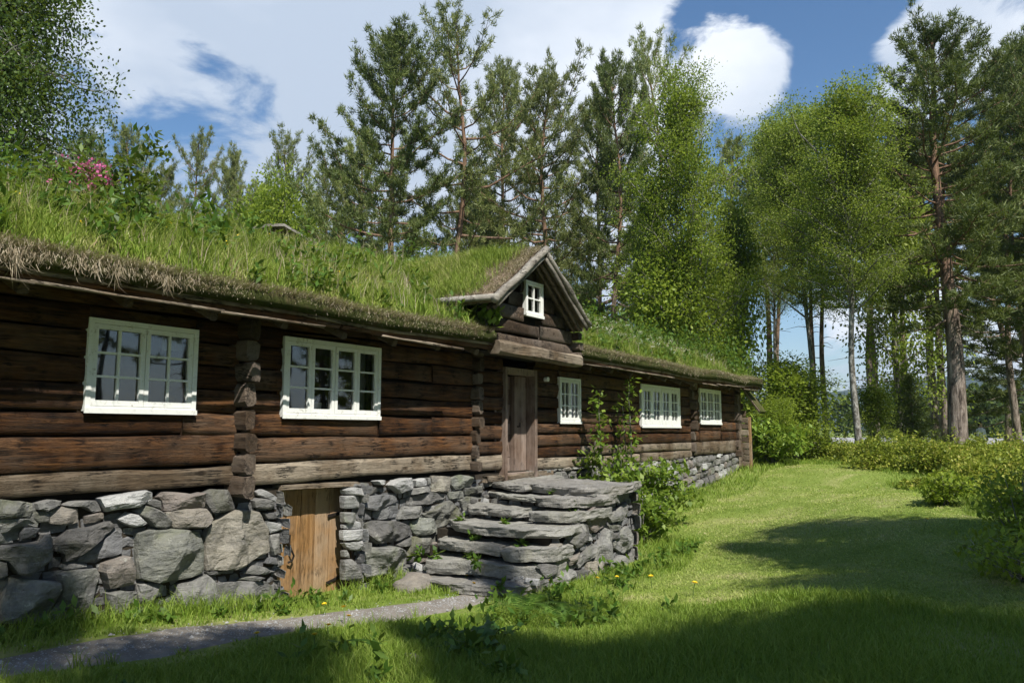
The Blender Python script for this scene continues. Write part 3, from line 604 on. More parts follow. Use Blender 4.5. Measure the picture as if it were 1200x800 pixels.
# jamb stones of the cellar doorway (side faces)
jb = []
for sx, xx in ((1, 6.36), (-1, 7.60)):
    pl = rubble(-.05, .42, lambda x: -.1, lambda x: 1.36, 21+sx, .2, ('rockdark', 'rock'), .04)
    jb.append((xx, sx, pl))
for xx, sx, pl in jb:
    o = build_stones(pl, 0, house, 'door_jamb_stones', 300, rot=(lambda u, y, z, xx=xx, sx=sx: (xx-sx*y*1.0-sx*.06, u, z)))
# windows
def window(x0, x1, z0, z1, cas, cols, rows, parent, y=-.02, glassy=True, thick=.045, mull=.03, label=None, fw=.05):
    fr_ = MB(); yo = y
    fr_.box(x0, x0+fw, yo-.03, yo+.10, z0, z1); fr_.box(x1-fw, x1, yo-.03, yo+.10, z0, z1)
    fr_.box(x0+fw, x1-fw, yo-.03, yo+.10, z1-fw, z1); fr_.box(x0+fw, x1-fw, yo-.03, yo+.10, z0, z0+fw)
    W = (x1-x0-2*fw)/cas
    frame = fr_.build('window_frame', M['white'], parent)
    if label: frame['label'] = label
    s_ = MB(); s_.box(x0-.008, x1+.008, yo-.045, yo-.032, z0-.02, z0+.03); s_.build('sill', M['white'], frame, wloc(frame))
    for c in range(cas):
        a = x0+fw+c*W+.004; bb = a+W-.008; m = MB(); st = thick; y0, y1 = yo-.022+.004*(c % 2), yo+.03
        zz0, zz1 = z0+fw+.004, z1-fw-.004
        m.box(a, a+st, y0, y1, zz0, zz1); m.box(bb-st, bb, y0, y1, zz0, zz1); m.box(a+st, bb-st, y0, y1, zz0, zz0+st*1.15); m.box(a+st, bb-st, y0, y1, zz1-st, zz1)
        iw = (bb-a-2*st); ih = zz1-zz0-2.15*st
        for k in range(1, cols): xx = a+st+iw*k/cols; m.box(xx-.011, xx+.011, y0+.008, y1-.006, zz0+st*1.15, zz1-st)
        for k in range(1, rows):
            zz = zz0+st*1.15+ih*k/rows
            for kk in range(cols):
                xa = a+st+iw*kk/cols+(.011 if kk else 0); xb = a+st+iw*(kk+1)/cols-(.011 if kk < cols-1 else 0)
                m.box(xa, xb, y0+.010, y1-.008, zz-.011, zz+.011)
        ca = m.build('casement', M['white'], frame, wloc(frame))
    gm = MB(); rnd = random.Random(int(x0*10))
    for c in range(cas):
        a = x0+fw+c*W; e1 = rnd.uniform(-.004, .004)
        gm.add([(a+.01, yo+.012+e1, z0+fw), (a+W-.01, yo+.012-e1, z0+fw), (a+W-.01, yo+.012-e1, z1-fw), (a+.01, yo+.012+e1, z1-fw)], [(0, 1, 2, 3)])
    gm.build('pane', M['glass'], frame, wloc(frame))
    return frame
W1 = window(3.92, 5.10, 2.26, 3.155, 2, 2, 3, house, label='two casement white window left of the log ends')
W2 = window(6.27, 7.95, 2.24, 3.21, 4, 1, 3, house, label='wide white window of four casements above the cellar door')
W3 = window(12.86, 13.70, 2.23, 3.095, 2, 2, 3, house, label='small white window right of the door', thick=.04)
W4 = window(16.59, 18.96, 2.17, 3.155, 4, 2, 3, house, label='wide white window behind the saplings', thick=.09, fw=.06)
W5 = window(20.41, 22.11, 2.27, 3.225, 3, 2, 3, house, label='white window nearest the far end', thick=.05)
def casing(mbx, x0, x1, z0, z1):
    pass
# lining boards behind frames hide the raw log ends
for (a, b_, c_, d_) in openings[:5]:
    ln = MB(); ln.box(a-.05, a-.013, .012, .22, c_-.02, d_+.02); ln.box(b_+.013, b_+.05, .012, .22, c_-.02, d_+.02); ln.box(a, b_, .085, .22, d_-.015, d_+.02); ln.box(a, b_, .085, .3, c_-.03, c_+.03)
    ln.build('window_lining', M['log'], house)
# curtains
def curtain(x0, x1, z0, z1, y=.24, label=None):
    n = 24; vs = []
    for i in range(n+1):
        x = x0+(x1-x0)*i/n; yy = y+.018*math.sin(i*1.9)+.01*math.sin(i*.7)
        vs += [(x, yy, z0), (x, yy, z1)]
    mb = MB(); mb.add(vs, [(2*i, 2*i+2, 2*i+3, 2*i+1) for i in range(n)]); o = mb.build('curtain', M['curtain'], house)
    return o
curtain(7.72, 7.93, 2.3, 3.2); curtain(4.83, 5.08, 2.93, 3.15, .2)
for a, b_ in ((16.75, 16.9), (17.15, 17.4), (17.75, 17.95), (18.35, 18.8)): curtain(a, b_, 2.25, 3.1, .2)
for a, b_ in ((13.1, 13.25), (13.5, 13.65), (20.5, 20.62), (21.7, 22.05)): curtain(a, b_, 2.3, 3.15, .2)
# main door: outer frame boards, recessed door with boards
d = MB(); d.box(10.99, 11.05, -.07, .12, 1.24, 3.16); d.box(11.93, 12.01, -.07, .12, 1.26, 3.16); d.box(11.05, 11.93, -.06, .10, 3.05, 3.16); d.box(11.05, 11.93, -.05, .3, 1.30, 1.36)
df = d.build('door_frame', M['olddoor'], house)
d = MB(); zz = [1.37, 1.62, 2.0, 2.22, 2.55, 2.8, 3.04]
for i in range(6): d.box(11.06, 11.92, .20+.004*(i % 2), .24, zz[i], zz[i+1]-.008)
dd = d.build('door', M['olddoor'], house); dd['label'] = 'weathered board door standing in a recess'
d = MB(); d.box(11.52, 11.60, .10, .19, 1.37, 3.04); d.box(11.61, 11.76, .11, .185, 1.37, 3.04); d.box(11.77, 11.915, .115, .18, 1.37, 3.04); d.build('door_leaf', M['olddoor'], dd, wloc(house))
d = MB(); d.tube([(11.60, .09, 2.15), (11.60, .04, 2.15), (11.60, .035, 2.22)], [.014, .018, .012]); d.build('handle', M['iron'], dd, wloc(house))
d = MB(); d.tube([(12.35, -.02, 3.02), (12.35, -.10, 3.02)], [.04, .045], 10); d.build('door_lamp', M['ceramic'], house)
# cellar door
d = MB(); xs = [6.36, 6.62, 6.86, 7.10, 7.34, 7.585]; rnd = random.Random(3)
for i in range(5):
    t_ = 1.40-.012*i+rnd.uniform(-.01, .01); d.beam(((xs[i]+xs[i+1])/2, .26+.004*(i % 2), -.1), ((xs[i]+xs[i+1])/2, .26+.004*(i % 2), t_), xs[i+1]-xs[i]-.006, .035, up=(0, 1, 0), seg=6, wob=.003, seed=i)
cdoor = d.build('cellar_door', M['doorpine'], house); cdoor['label'] = 'orange plank cellar door in the stone foundation'
d = MB(); d.beam((7.30, .225, .97), (7.60, .225, 1.0), .012, .045, up=(0, 0, 1)); d.build('hinge', M['iron'], cdoor, wloc(house))
d = MB(); d.beam((7.30, .228, .12), (7.60, .228, .18), .012, .04); d.build('hinge', M['iron'], cdoor, wloc(house))
d = MB(); d.tube([(6.62, .23, .76), (6.62, .18, .72), (6.66, .17, .62), (6.70, .17, .55), (6.68, .18, .49), (6.64, .21, .47)], [.013]*6, 6); d.box(6.56, 6.68, .215, .235, .70, .80); d.build('latch', M['iron'], cdoor, wloc(house))
d = MB(); d.beam((6.33, .15, 1.40), (7.64, .15, 1.37), .3, .07, seg=8, wob=.012); d.build('lintel', M['siderlog'], house)
d = MB(); d.beam((7.60, .20, -.1), (7.60, .20, 1.36), .05, .08, up=(0, 1, 0), seg=4, wob=.006); d.build('door_post', M['siderlog'], house); d = MB(); d.beam((6.345, .22, -.1), (6.345, .22, 1.36), .05, .06, up=(0, 1, 0), seg=4, wob=.006); d.build('door_post', M['siderlog'], house)
# roof ------------------------------------------------
EY, EZ, RY, RZ = -.68, 3.62, 2.65, 5.02; SL = (RZ-EZ)/(RY-EY)
def roofz(x, y):
    yy = y if y <= RY else 2*RY-y
    if 5 < x < 18: return _roofz(x, y, yy)+.27*math.exp(-((x-11.0)/2.4)**2)*max(0, min(1, (yy-.3)/1.6))
    return _roofz(x, y, yy)
def _roofz(x, y, yy):
    e = 1-min(1, max(0, (x-22.5)/2.4))*.35*((yy-EY)/(RY-EY)) if x > 22.5 else 1
    return EZ+(yy-EY)*SL*e+.05*noise.noise((x*.6, y*.7, 3))-.06*max(0, .3-abs(yy-EY))/.3
XL, XR = -2.4, 24.15
def sheet(fx, fy, zf, thick, nm, mat, nx_, ny_, parent=house, smooth=True):
    vs = []; fs = []
    for side in (0, 1):
        for i in range(nx_+1):
            for j in range(ny_+1):
                x = fx[0]+(fx[1]-fx[0])*i/nx_; y = fy[0]+(fy[1]-fy[0])*j/ny_; vs.append((x, y, zf(x, y)-(thick if side else 0)))
    n = (nx_+1)*(ny_+1); I = lambda s_, i, j: s_*n+i*(ny_+1)+j
    for i in range(nx_):
        for j in range(ny_):
            fs.append((I(0, i, j), I(0, i+1, j), I(0, i+1, j+1), I(0, i, j+1))); fs.append((I(1, i, j+1), I(1, i+1, j+1), I(1, i+1, j), I(1, i, j)))
    for i in range(nx_): fs.append((I(1, i, 0), I(1, i+1, 0), I(0, i+1, 0), I(0, i, 0))); fs.append((I(0, i, ny_), I(0, i+1, ny_), I(1, i+1, ny_), I(1, i, ny_)))
    for j in range(ny_): fs.append((I(0, 0, j), I(0, 0, j+1), I(1, 0, j+1), I(1, 0, j))); fs.append((I(1, nx_, j), I(1, nx_, j+1), I(0, nx_, j+1), I(0, nx_, j)))
    mb = MB(); mb.add(vs, fs); return mb.build(nm, mat, parent, smooth=smooth)
b = NB('turf'); v = b.coords(); n1 = b.noise(v, 3, 6, .7); n2 = b.noise(v, 35, 5, .8)
c = b.ramp(n1, [(.35, (.06, .08, .02)), (.5, (.10, .12, .035)), (.65, (.17, .13, .075))]); c = b.mix(b.math('MULTIPLY', n2, .8), c, (.03, .026, .015))
M['turf'] = b.done(b.prin(c, .95, b.bump(b.math('ADD', n1, n2), 1., .03), spec=.05))
for (a_, b_, y_) in ((XL, 9.84, EY), (9.84, 12.44, .25), (12.44, XR, EY)):
    sheet((a_, b_), (y_, 2*RY-EY), roofz, .16, 'turf_roof', M['turf'], int((b_-a_)*5), 28)['label'] = 'thick turf layer covering the roof'
    sheet((a_+.03, b_-.03), (y_+.02, 2*RY-EY-.02), lambda x, y: roofz(x, y)-.165, .05, 'roof_deck', M['siderlog'], 40, 10)
mb = MB()
for (a, b_) in ((XL, 2.9), (2.95, 6.6), (6.65, 9.85), (12.42, 16.4), (16.45, 20.4), (20.45, 24.2)):
    n = int((b_-a)/.25)+1; mb = MB(); pts = [(a+(b_-a)*i/n, EY+.09+.02*noise.noise((i*.4, a, 0)), roofz(a+(b_-a)*i/n, EY)-.20+.025*noise.noise((i*.35, a, 3))) for i in range(n+1)]
    mb.tube(pts, [.052+.012*noise.noise((i*.5, a, 7)) for i in range(n+1)], 9)
    mb.build('eave_log', M['log'], house, smooth=True)
mb = MB(); rnd = random.Random(5); x = XL
while x < XR-.4:
    ln_ = rnd.uniform(.7, 2.0)
    if not (9.7 < x+ln_/2 < 12.5) and rnd.random() < .6:
        zz = roofz(x, EY)-.262; mb = MB(); mb.beam((x, EY+.02, zz+rnd.uniform(-.015, .01)), (min(XR, x+ln_), EY+.02, zz+rnd.uniform(-.02, .01)), .04, .026, seg=5, wob=.014, seed=x); mb.build('eave_board', M['siderlog'], house, smooth=True)
    x += ln_-.04
mb = MB()
for x in np.arange(-1.5, 24, .92):
    if 9.8 < x < 12.5: continue
    mb = MB(); mb.beam((x, .3, 3.62), (x, EY+.16, roofz(x, EY)-.31), .09, .09, seg=3, wob=.01, seed=x); mb.build('rafter_end', M['endgrain'], house)
# gable end wall of logs and lean-to at the far end
def zfn(x, y): return 0
le = MB()
for i, (z0, z1) in enumerate([(1.0, 1.18), (1.18, 1.36), (1.36, 1.55), (1.55, 1.74), (1.74, 1.93), (1.93, 2.13), (2.13, 2.32), (2.32, 2.5), (2.5, 2.72), (2.72, 2.95), (2.95, 3.2), (3.2, 3.45)]):
    yo = .30 if z0 > 2.5 else .36
    y_end = -.24 if z1 < 2.55 else -.24+(z1-2.5)*.33
    le.beam((24.0+.02*(i % 2), .2, (z0+z1)/2+.015), (24.0+.02*((i+1) % 2), y_end, (z0+z1)/2-.02), .05, (z1-z0)*.9, seg=3, wob=.012, seed=i)
le.box(23.5, 24.0, -.03, .1, 1.0, 3.3); le.box(24.05, 24.4, -.22, -.18, 1.0, 2.5)
le.build('lean_to_wall', M['siderlog'], house)
le = MB(); le.beam((24.02, -.27, .8), (24.02, -.27, 2.5), .04, .09, up=(0, 1, 0), seg=4, wob=.004); le.build('corner_board', M['doorpine'], house)
le = MB(); le.beam((23.98, .06, 3.62), (23.98, -.60, 2.66), .06, .13, up=(1, 0, 0), seg=6, wob=.012); le.build('barge_board', M['siderlog'], house)
le = MB(); le.add([(23.95, .15, 3.78), (24.5, .15, 3.78), (24.5, -.66, 2.66), (23.95, -.66, 2.66), (23.95, .1, 3.66), (24.5, .1, 3.66), (24.5, -.6, 2.6), (23.95, -.6, 2.6)], [(0, 3, 2, 1), (4, 5, 6, 7), (0, 4, 7, 3), (3, 7, 6, 2), (1, 2, 6, 5), (0, 1, 5, 4)])
le.build('lean_to_roof', M['turf'], house)
# dormer ----------------------------------------------
DX0, DX1, DY = 9.86, 12.42, -.60
db = MB()
gable = MB()
def gx(z):      # inner roof lines of the gable
    return 9.76+(z-3.95)*1.36, 12.28-(z-3.95)*1.45
zs = [3.42, 3.62, 3.86, 4.10, 4.34, 4.58, 4.74, 4.86]
for i in range(len(zs)-1):
    a, b_ = zs[i], zs[i+1]; l, r_ = (DX0+.02, DX1-.06)
    if b_ > 4.0: l = max(l, gx(b_)[0]); r_ = min(r_, gx(b_)[1])
    segs = [(l, r_)]
    if b_ > 4.02 and a < 4.55: segs = [(l, 10.71), (11.31, r_)]
    for k, (s, e) in enumerate(segs):
        if e-s > .08: 
            if i == 1: logrun(gable, s, (s+e)/2+.1, a, b_, 700+i*3+k, DY, wob=2.); logrun(gable, (s+e)/2+.11, e, a, b_, 730+i, DY)
            elif len(segs) == 2 and a < 4.02: logrun(gable, s, e, a, b_, 700+i*3+k, DY)
            else: logrun(gable, s, e, a, b_, 700+i*3+k, DY)
o = gable.build('dormer_wall', M['endgrain'], house, smooth=True); o['label'] = 'log gable of the dormer above the door'
gb = MB(); gb.add([(9.87, DY+.14, 3.3), (12.36, DY+.14, 3.3), (12.36, DY+.14, 3.95), (10.98, DY+.14, 4.84), (9.87, DY+.14, 4.05)], [(0, 1, 2, 3, 4)])
gb.box(9.87, 9.97, DY+.15, 2, 3.35, 4.0); gb.box(12.3, 12.4, DY+.15, 2, 3.35, 4.0); gb.box(9.87, 12.4, DY+.15, .1, 3.32, 3.36)
gb.build('dormer_lining', M['dark'], house)
bm_ = MB(); bm_.beam((9.80, DY-.06, 3.36), (12.46, DY-.06, 3.33), .22, .21, seg=14, wob=.018, seed=4); o = bm_.build('dormer_beam', M['siderlog'], house); o['label'] = 'heavy grey beam under the dormer gable'
# log ends at the dormer's right side
ce = MB()
for i, z in enumerate((3.42, 3.60, 3.78, 3.95)): ce.beam((12.40, .3, z), (12.42+.02*(i % 2), DY-.13-.02*(i % 2), z), .13, .16, up=(1, 0, 0), seg=4, wob=.012, seed=i+40)
ce.build('log_end', M['endgrain'], house)
def dz_l(x): return 3.98+(x-9.45)*.79
AP = Vector((10.86, 0, 4.97)); LF = Vector((9.47, 0, 3.99)); RF = Vector((12.36, 0, 3.92))
def droof(nm, foot, mat, th, lift, y0=-.92, yb=2.7, ext=0., sag=0.):
    vs = []; fs = []; nu, nv = (40, 50) if lift > .04 else (10, 10)
    for s_ in (0, 1):
        for i in range(nu+1):
            for j in range(nv+1):
                t = i/nu; y = y0+(yb-y0)*j/nv; p = AP.lerp(foot, t); n_ = Vector(((foot-AP).z, 0, -(foot-AP).x)).normalized(); n_ = n_ if n_.z > 0 else -n_
                nn = (noise.noise((p.x*1.5, y*1.5, lift*9))*.03+(noise.fractal((p.x*5, y*5, 2.), 1, 2, 4)*.04 if s_ == 0 else 0))*(1 if lift > .04 else .3)
                q_ = Vector((p.x, y+.05*noise.noise((p.x*2.5, 1, lift*5))*(j == 0), p.z))+n_*(lift+(th if s_ == 0 else 0)+nn); vs.append(q_)
    n = (nu+1)*(nv+1); I = lambda s_, i, j: s_*n+i*(nv+1)+j
    for i in range(nu):
        for j in range(nv): fs += [(I(0, i, j), I(0, i+1, j), I(0, i+1, j+1), I(0, i, j+1)), (I(1, i, j+1), I(1, i+1, j+1), I(1, i+1, j), I(1, i, j))]
        fs += [(I(1, i, 0), I(1, i+1, 0), I(0, i+1, 0), I(0, i, 0)), (I(0, i, nv), I(0, i+1, nv), I(1, i+1, nv), I(1, i, nv))]
    for j in range(nv): fs += [(I(0, 0, j), I(0, 0, j+1), I(1, 0, j+1), I(1, 0, j)), (I(1, nu, j), I(1, nu, j+1), I(0, nu, j+1), I(0, nu, j))]
    mb = MB(); mb.add(vs, fs); return mb.build(nm, mat, house, smooth=False)
M['dryturf'] = plain('dry_peat_turf', (.17, .125, .085), .95, var=.55, scale=9, bumpd=.04)
for ft, nm in ((LF, 'l'), (RF, 'r')):
    droof('dormer_deck', ft, M['siderlog'], .045, 0.)
    droof('dormer_turf', ft, M['dryturf'], .075, .047, y0=-.86)
bb = MB(); e_ = -.95
bb.tube([AP.lerp(LF, t)+Vector((0, e_+.01*math.sin(9*t), .075+.02*noise.noise((t*4, 1, 1)))) for t in np.linspace(-.03, 1.06, 12)], [.062+.022*noise.noise((t*5, 2, 2)) for t in np.linspace(0, 1, 12)], 9)
bb.tube([AP.lerp(RF, t)+Vector((0, e_+.01*math.sin(9*t), .07+.02*noise.noise((t*4, 4, 1)))) for t in np.linspace(.02, 1.03, 12)], [.05+.02*noise.noise((t*5, 6, 2)) for t in np.linspace(0, 1, 12)], 9)
bb.beam(AP+Vector((-.03, e_+.02, -.05)), LF+Vector((.02, e_+.02, -.03)), .04, .07, seg=8, wob=.008); bb.beam(AP+Vector((.03, e_+.02, -.05)), RF+Vector((-.02, e_+.02, -.03)), .04, .08, seg=8, wob=.008, seed=3)
bb.tube([(9.42, -1.0, 4.06), (9.40, 0, 4.08), (9.42, 1.1, 4.1)], [.05, .055, .05], 8)
bb.build('barge_board', M['barge'], house, smooth=True)
rf = MB()
for y in (-.82, -.7): rf.beam(AP+Vector((-.1, y, -.12)), LF+Vector((.1, y, -.06)), .05, .06); rf.beam(AP+Vector((.1, y, -.12)), RF+Vector((-.1, y, -.06)), .05, .06)
rf.build('rafter', M['endgrain'], house)
window(10.72, 11.27, 3.98, 4.56, 1, 2, 2, house, y=DY-.03, thick=.03, fw=.035, label='small four pane white window in the dormer gable')

# cup on the window ledge: a thing of its own
cp = MB(); cx, cy, cz = 6.98, .17, 2.285; prof = [(.0, 0), (.055, 0), (.062, .03), (.075, .12), (.078, .15), (.07, .15), (.05, .03), (0, .02)]; n = 18
cp.add([(cx+r_*math.cos(2*math.pi*j/n), cy+r_*math.sin(2*math.pi*j/n), cz+z) for r_, z in prof for j in range(n)], [(k*n+j, k*n+(j+1) % n, (k+1)*n+(j+1) % n, (k+1)*n+j) for k in range(len(prof)-1) for j in range(n)])
tag(cp.build('flower_pot', M['ceramic'], None, (cx, cy, cz), smooth=True), 'small white pot standing inside the four casement window', 'pot')

# ------------------------------------------------------------------ stone stair
stair = empty('stone_steps', (10, -1.1, 0), 'rough grey slab steps with dry stone side wall climbing to the house door', 'steps')
steps = [(.12, .12, [(8.2, -.95), (8.2, -1.5), (8.4, -2.0), (9.0, -2.05), (9.0, -.3), (8.3, -.3)]),
 (.33, .17, [(8.9, -.3), (8.40, -.52), (8.58, -1.26), (8.80, -2.12), (9.4, -2.18), (9.4, -.1)]),
 (.55, .13, [(9.2, -.2), (8.80, -.40), (8.76, -1.1), (8.74, -1.5), (9.5, -1.45), (9.5, -.1)]), (.54, .17, [(8.72, -1.53), (8.72, -1.9), (8.95, -2.2), (9.5, -2.2), (9.55, -1.5)]),
 (.77, .12, [(9.3, -.2), (8.97, -.55), (8.86, -1.33), (8.86, -1.8), (9.3, -2.16), (9.9, -2.2), (9.9, -.1)]),
 (.95, .12, [(9.8, -.15), (9.58, -.38), (9.47, -1.2), (9.75, -1.42), (10.6, -1.4), (10.6, -.1)]), (.94, .13, [(9.42, -1.5), (9.40, -1.85), (9.62, -2.12), (10.15, -2.22), (10.7, -2.2), (10.7, -1.45)]),
 (1.10, .07, [(10.45, -.1), (10.0, -.7), (9.80, -1.4), (10.4, -1.45), (11.2, -1.4), (11.2, -.1)]), (1.12, .13, [(9.68, -1.46), (9.72, -1.9), (9.95, -2.16), (10.6, -2.24), (11.0, -2.2), (11.0, -1.45)]),
 (1.25, .13, [(10.25, -1.15), (10.25, -1.9), (10.4, -2.2), (11.1, -2.27), (11.72, -2.24), (11.82, -1.4), (11.85, -.5), (11.3, -.22), (10.6, -.5)]), (1.24, .09, [(10.62, -.06), (10.30, -.6), (10.20, -.95), (10.45, -1.05), (11.1, -.5), (11.1, -.1)]),
 (1.26, .10, [(11.2, -.05), (11.15, -.3), (11.75, -.45), (12.4, -.4), (12.6, -.05)])]
for k, (z1, th, ol) in enumerate(steps):
    mb = MB(); slab(mb, ol, z1, th, 20+k); mb.build('tread', M['slab'], stair)
mb = MB()
for i, (x, z) in enumerate(((8.95, .2), (9.05, .42), (9.2, .64), (9.85, .82), (10.15, 1.0), (10.5, 1.12))): mb.box(x, 11.62+.01*i, -2.02+.02*i, -.04-.01*i, -.3+.0*i, z)
mb.build('stair_core', M['soil'], stair)
sp = [(m_, d_*1.35, p_) for m_, d_, p_ in zone(600, 540, 4.982, ZDs, -2.13)]
sp += rubble(8.95, 11.75, lambda x: -.1, lambda x: min(1.1, .15+(x-8.95)*.9), 31, .13, ('rockdark',), .03)
o = build_stones(sp, -2.05, stair, 'side_wall_stones', 400); o['label'] = 'upright and wedged stones of the stair side wall'
pl = rubble(-2.1, -.05, lambda x: -.1, lambda x: 1.1, 41, .28, ('rock', 'rockbrown'), .16)
build_stones(pl, 0, stair, 'side_wall_stones', 450, rot=lambda u, y, z: (11.66-y, u, z))
rs = []
for x, z0, z1, s_ in ((8.68, .1, .21, 1), (9.08, .32, .44, 2), (9.28, .54, .67, 3), (9.8, .76, .86, 4), (10.1, .92, 1.04, 5)):
    pl = rubble(-2.05, -.08, lambda q: z0, lambda q: z1, 60+s_, .14, ('rock', 'rockbrown', 'rocklight'), .1)
    build_stones(pl, 0, stair, 'riser_stones', 500+s_*20, rot=lambda u, y, z, x=x: (x+.06+y*1., u, z))
# loose field stones by the steps
def loose(name, x, y, s, seed, mat, label):
    mb = MB(); n = 10; vs = []
    bm = bmesh.new(); bmesh.ops.create_icosphere(bm, subdivisions=3, radius=1)
    for v_ in bm.verts:
        q_ = v_.co+Vector((seed, 0, 0)); f_ = 1+noise.fractal(q_*1.1, 1, 2, 3)*.3; v_.co = Vector((v_.co.x*s[0]*f_, v_.co.y*s[1]*f_, v_.co.z*s[2]*f_))
    me = bpy.data.meshes.new(name); bm.to_mesh(me); bm.free(); me.materials.append(mat)
    for p in me.polygons: p.use_smooth = True
    o = link(name, me); o.location = (x, y, gzf(x, y)+s[2]*.25); return tag(o, label, 'stone')
loose('field_stone', 8.15, -.55, (.33, .22, .16), 3, M['rockbrown'], 'brownish boulder lying in grass left of the lowest step')
loose('field_stone', 12.35, -.55, (.22, .16, .12), 5, M['rocklight'], 'pale stone lying behind the stair landing at the wall')
loose('field_stone', 5.05, -3.15, (.10, .08, .06), 8, M['rockbrown'], 'small brown stone half sunk among dock leaves')
loose('field_stone', 14.2, -.8, (.35, .25, .2), 12, M['rock'], 'grey stone under the sapling beside the house wall')

# ------------------------------------------------------------------ foliage generators
def blades(P, H, W, lean=.35, seed=1, straight=False, down=False, curl=.5, dirx=None):
    """bent grass blades at points P (n,3), heights H, widths W -> verts, quads, tris"""
    r = np.random.default_rng(seed); n = len(P); a = r.uniform(0, 2*np.pi, n); 
    b_ = r.uniform(0, 2*np.pi, n) if dirx is None else dirx+r.normal(0, .6, n)
    side = np.stack([np.cos(a), np.sin(a), np.zeros(n)], 1)*(W/2)[:, None]
    ln_ = np.abs(r.normal(lean, lean*.5, n)); le_ = np.stack([np.cos(b_), np.sin(b_), np.zeros(n)], 1)
    up = np.zeros((n, 3)); up[:, 2] = -1 if down else 1
    m = P+up*(H*.55)[:, None]+le_*(H*ln_*.4)[:, None]; t = P+up*(H*np.maximum(.3, 1-ln_*curl*.6))[:, None]+le_*(H*ln_*1.1)[:, None]
    V = np.stack([P-side, P+side, m+side*.75, m-side*.75, t], 1).reshape(-1, 3)
    i = np.arange(n)*5
    return V, np.stack([i, i+1, i+2, i+3], 1), np.stack([i+3, i+2, i+4], 1)
def leaves(P, size, seed=2, up=.3, elong=1.6, nrm=None):
    r = np.random.default_rng(seed); n = len(P); size = np.broadcast_to(size, (n,)) * r.uniform(.65, 1.25, n)
    d = r.normal(size=(n, 3)); d[:, 2] -= .15; d /= np.linalg.norm(d, axis=1)[:, None]
    k = r.normal(size=(n, 3)); k[:, 2] += up*4; s = np.cross(d, k); s /= np.linalg.norm(s, axis=1)[:, None]+1e-9
    a = P; b_ = P+d*(size*elong*.5)[:, None]+s*(size*.5)[:, None]; c_ = P+d*(size*elong)[:, None]; e = P+d*(size*elong*.5)[:, None]-s*(size*.5)[:, None]
    V = np.stack([a, b_, c_, e], 1).reshape(-1, 3); i = np.arange(n)*4
    return V, np.stack([i, i+1, i+2, i+3], 1)
def needles(P, D, ln_, wd, k, seed):
    """k needles per tuft at P pointing about D"""
    r = np.random.default_rng(seed); n = len(P); P = np.repeat(P, k, 0); D = np.repeat(D, k, 0)
    d = D*.75+r.normal(0, .62, (n*k, 3)); d[:, 2] += .18; d /= np.linalg.norm(d, axis=1)[:, None]
    s = np.cross(d, r.normal(size=(n*k, 3))); s /= np.linalg.norm(s, axis=1)[:, None]+1e-9
    l_ = ln_*r.uniform(.6, 1.2, n*k); wdd = wd*r.uniform(.7, 1.3, n*k)
    base = P+r.normal(0, .05, (n*k, 3))
    V = np.stack([base-s*(wdd/2)[:, None], base+s*(wdd/2)[:, None], base+d*l_[:, None]], 1).reshape(-1, 3); i = np.arange(n*k)*3
    return V, np.stack([i, i+1, i+2], 1)
def trunk_pts(H, seed, sway=.25, n=14, lean=(0, 0)):
    pts = []
    for i in range(n+1):
        t = i/n; pts.append(Vector((sway*noise.noise((t*2.2, seed, 0))*2*t+lean[0]*t, sway*noise.noise((t*2.2, seed, 9))*2*t+lean[1]*t, H*t)))
    return pts
def tpos(pts, t):
    k = t*(len(pts)-1); i = min(int(k), len(pts)-2); return pts[i].lerp(pts[i+1], k-i)
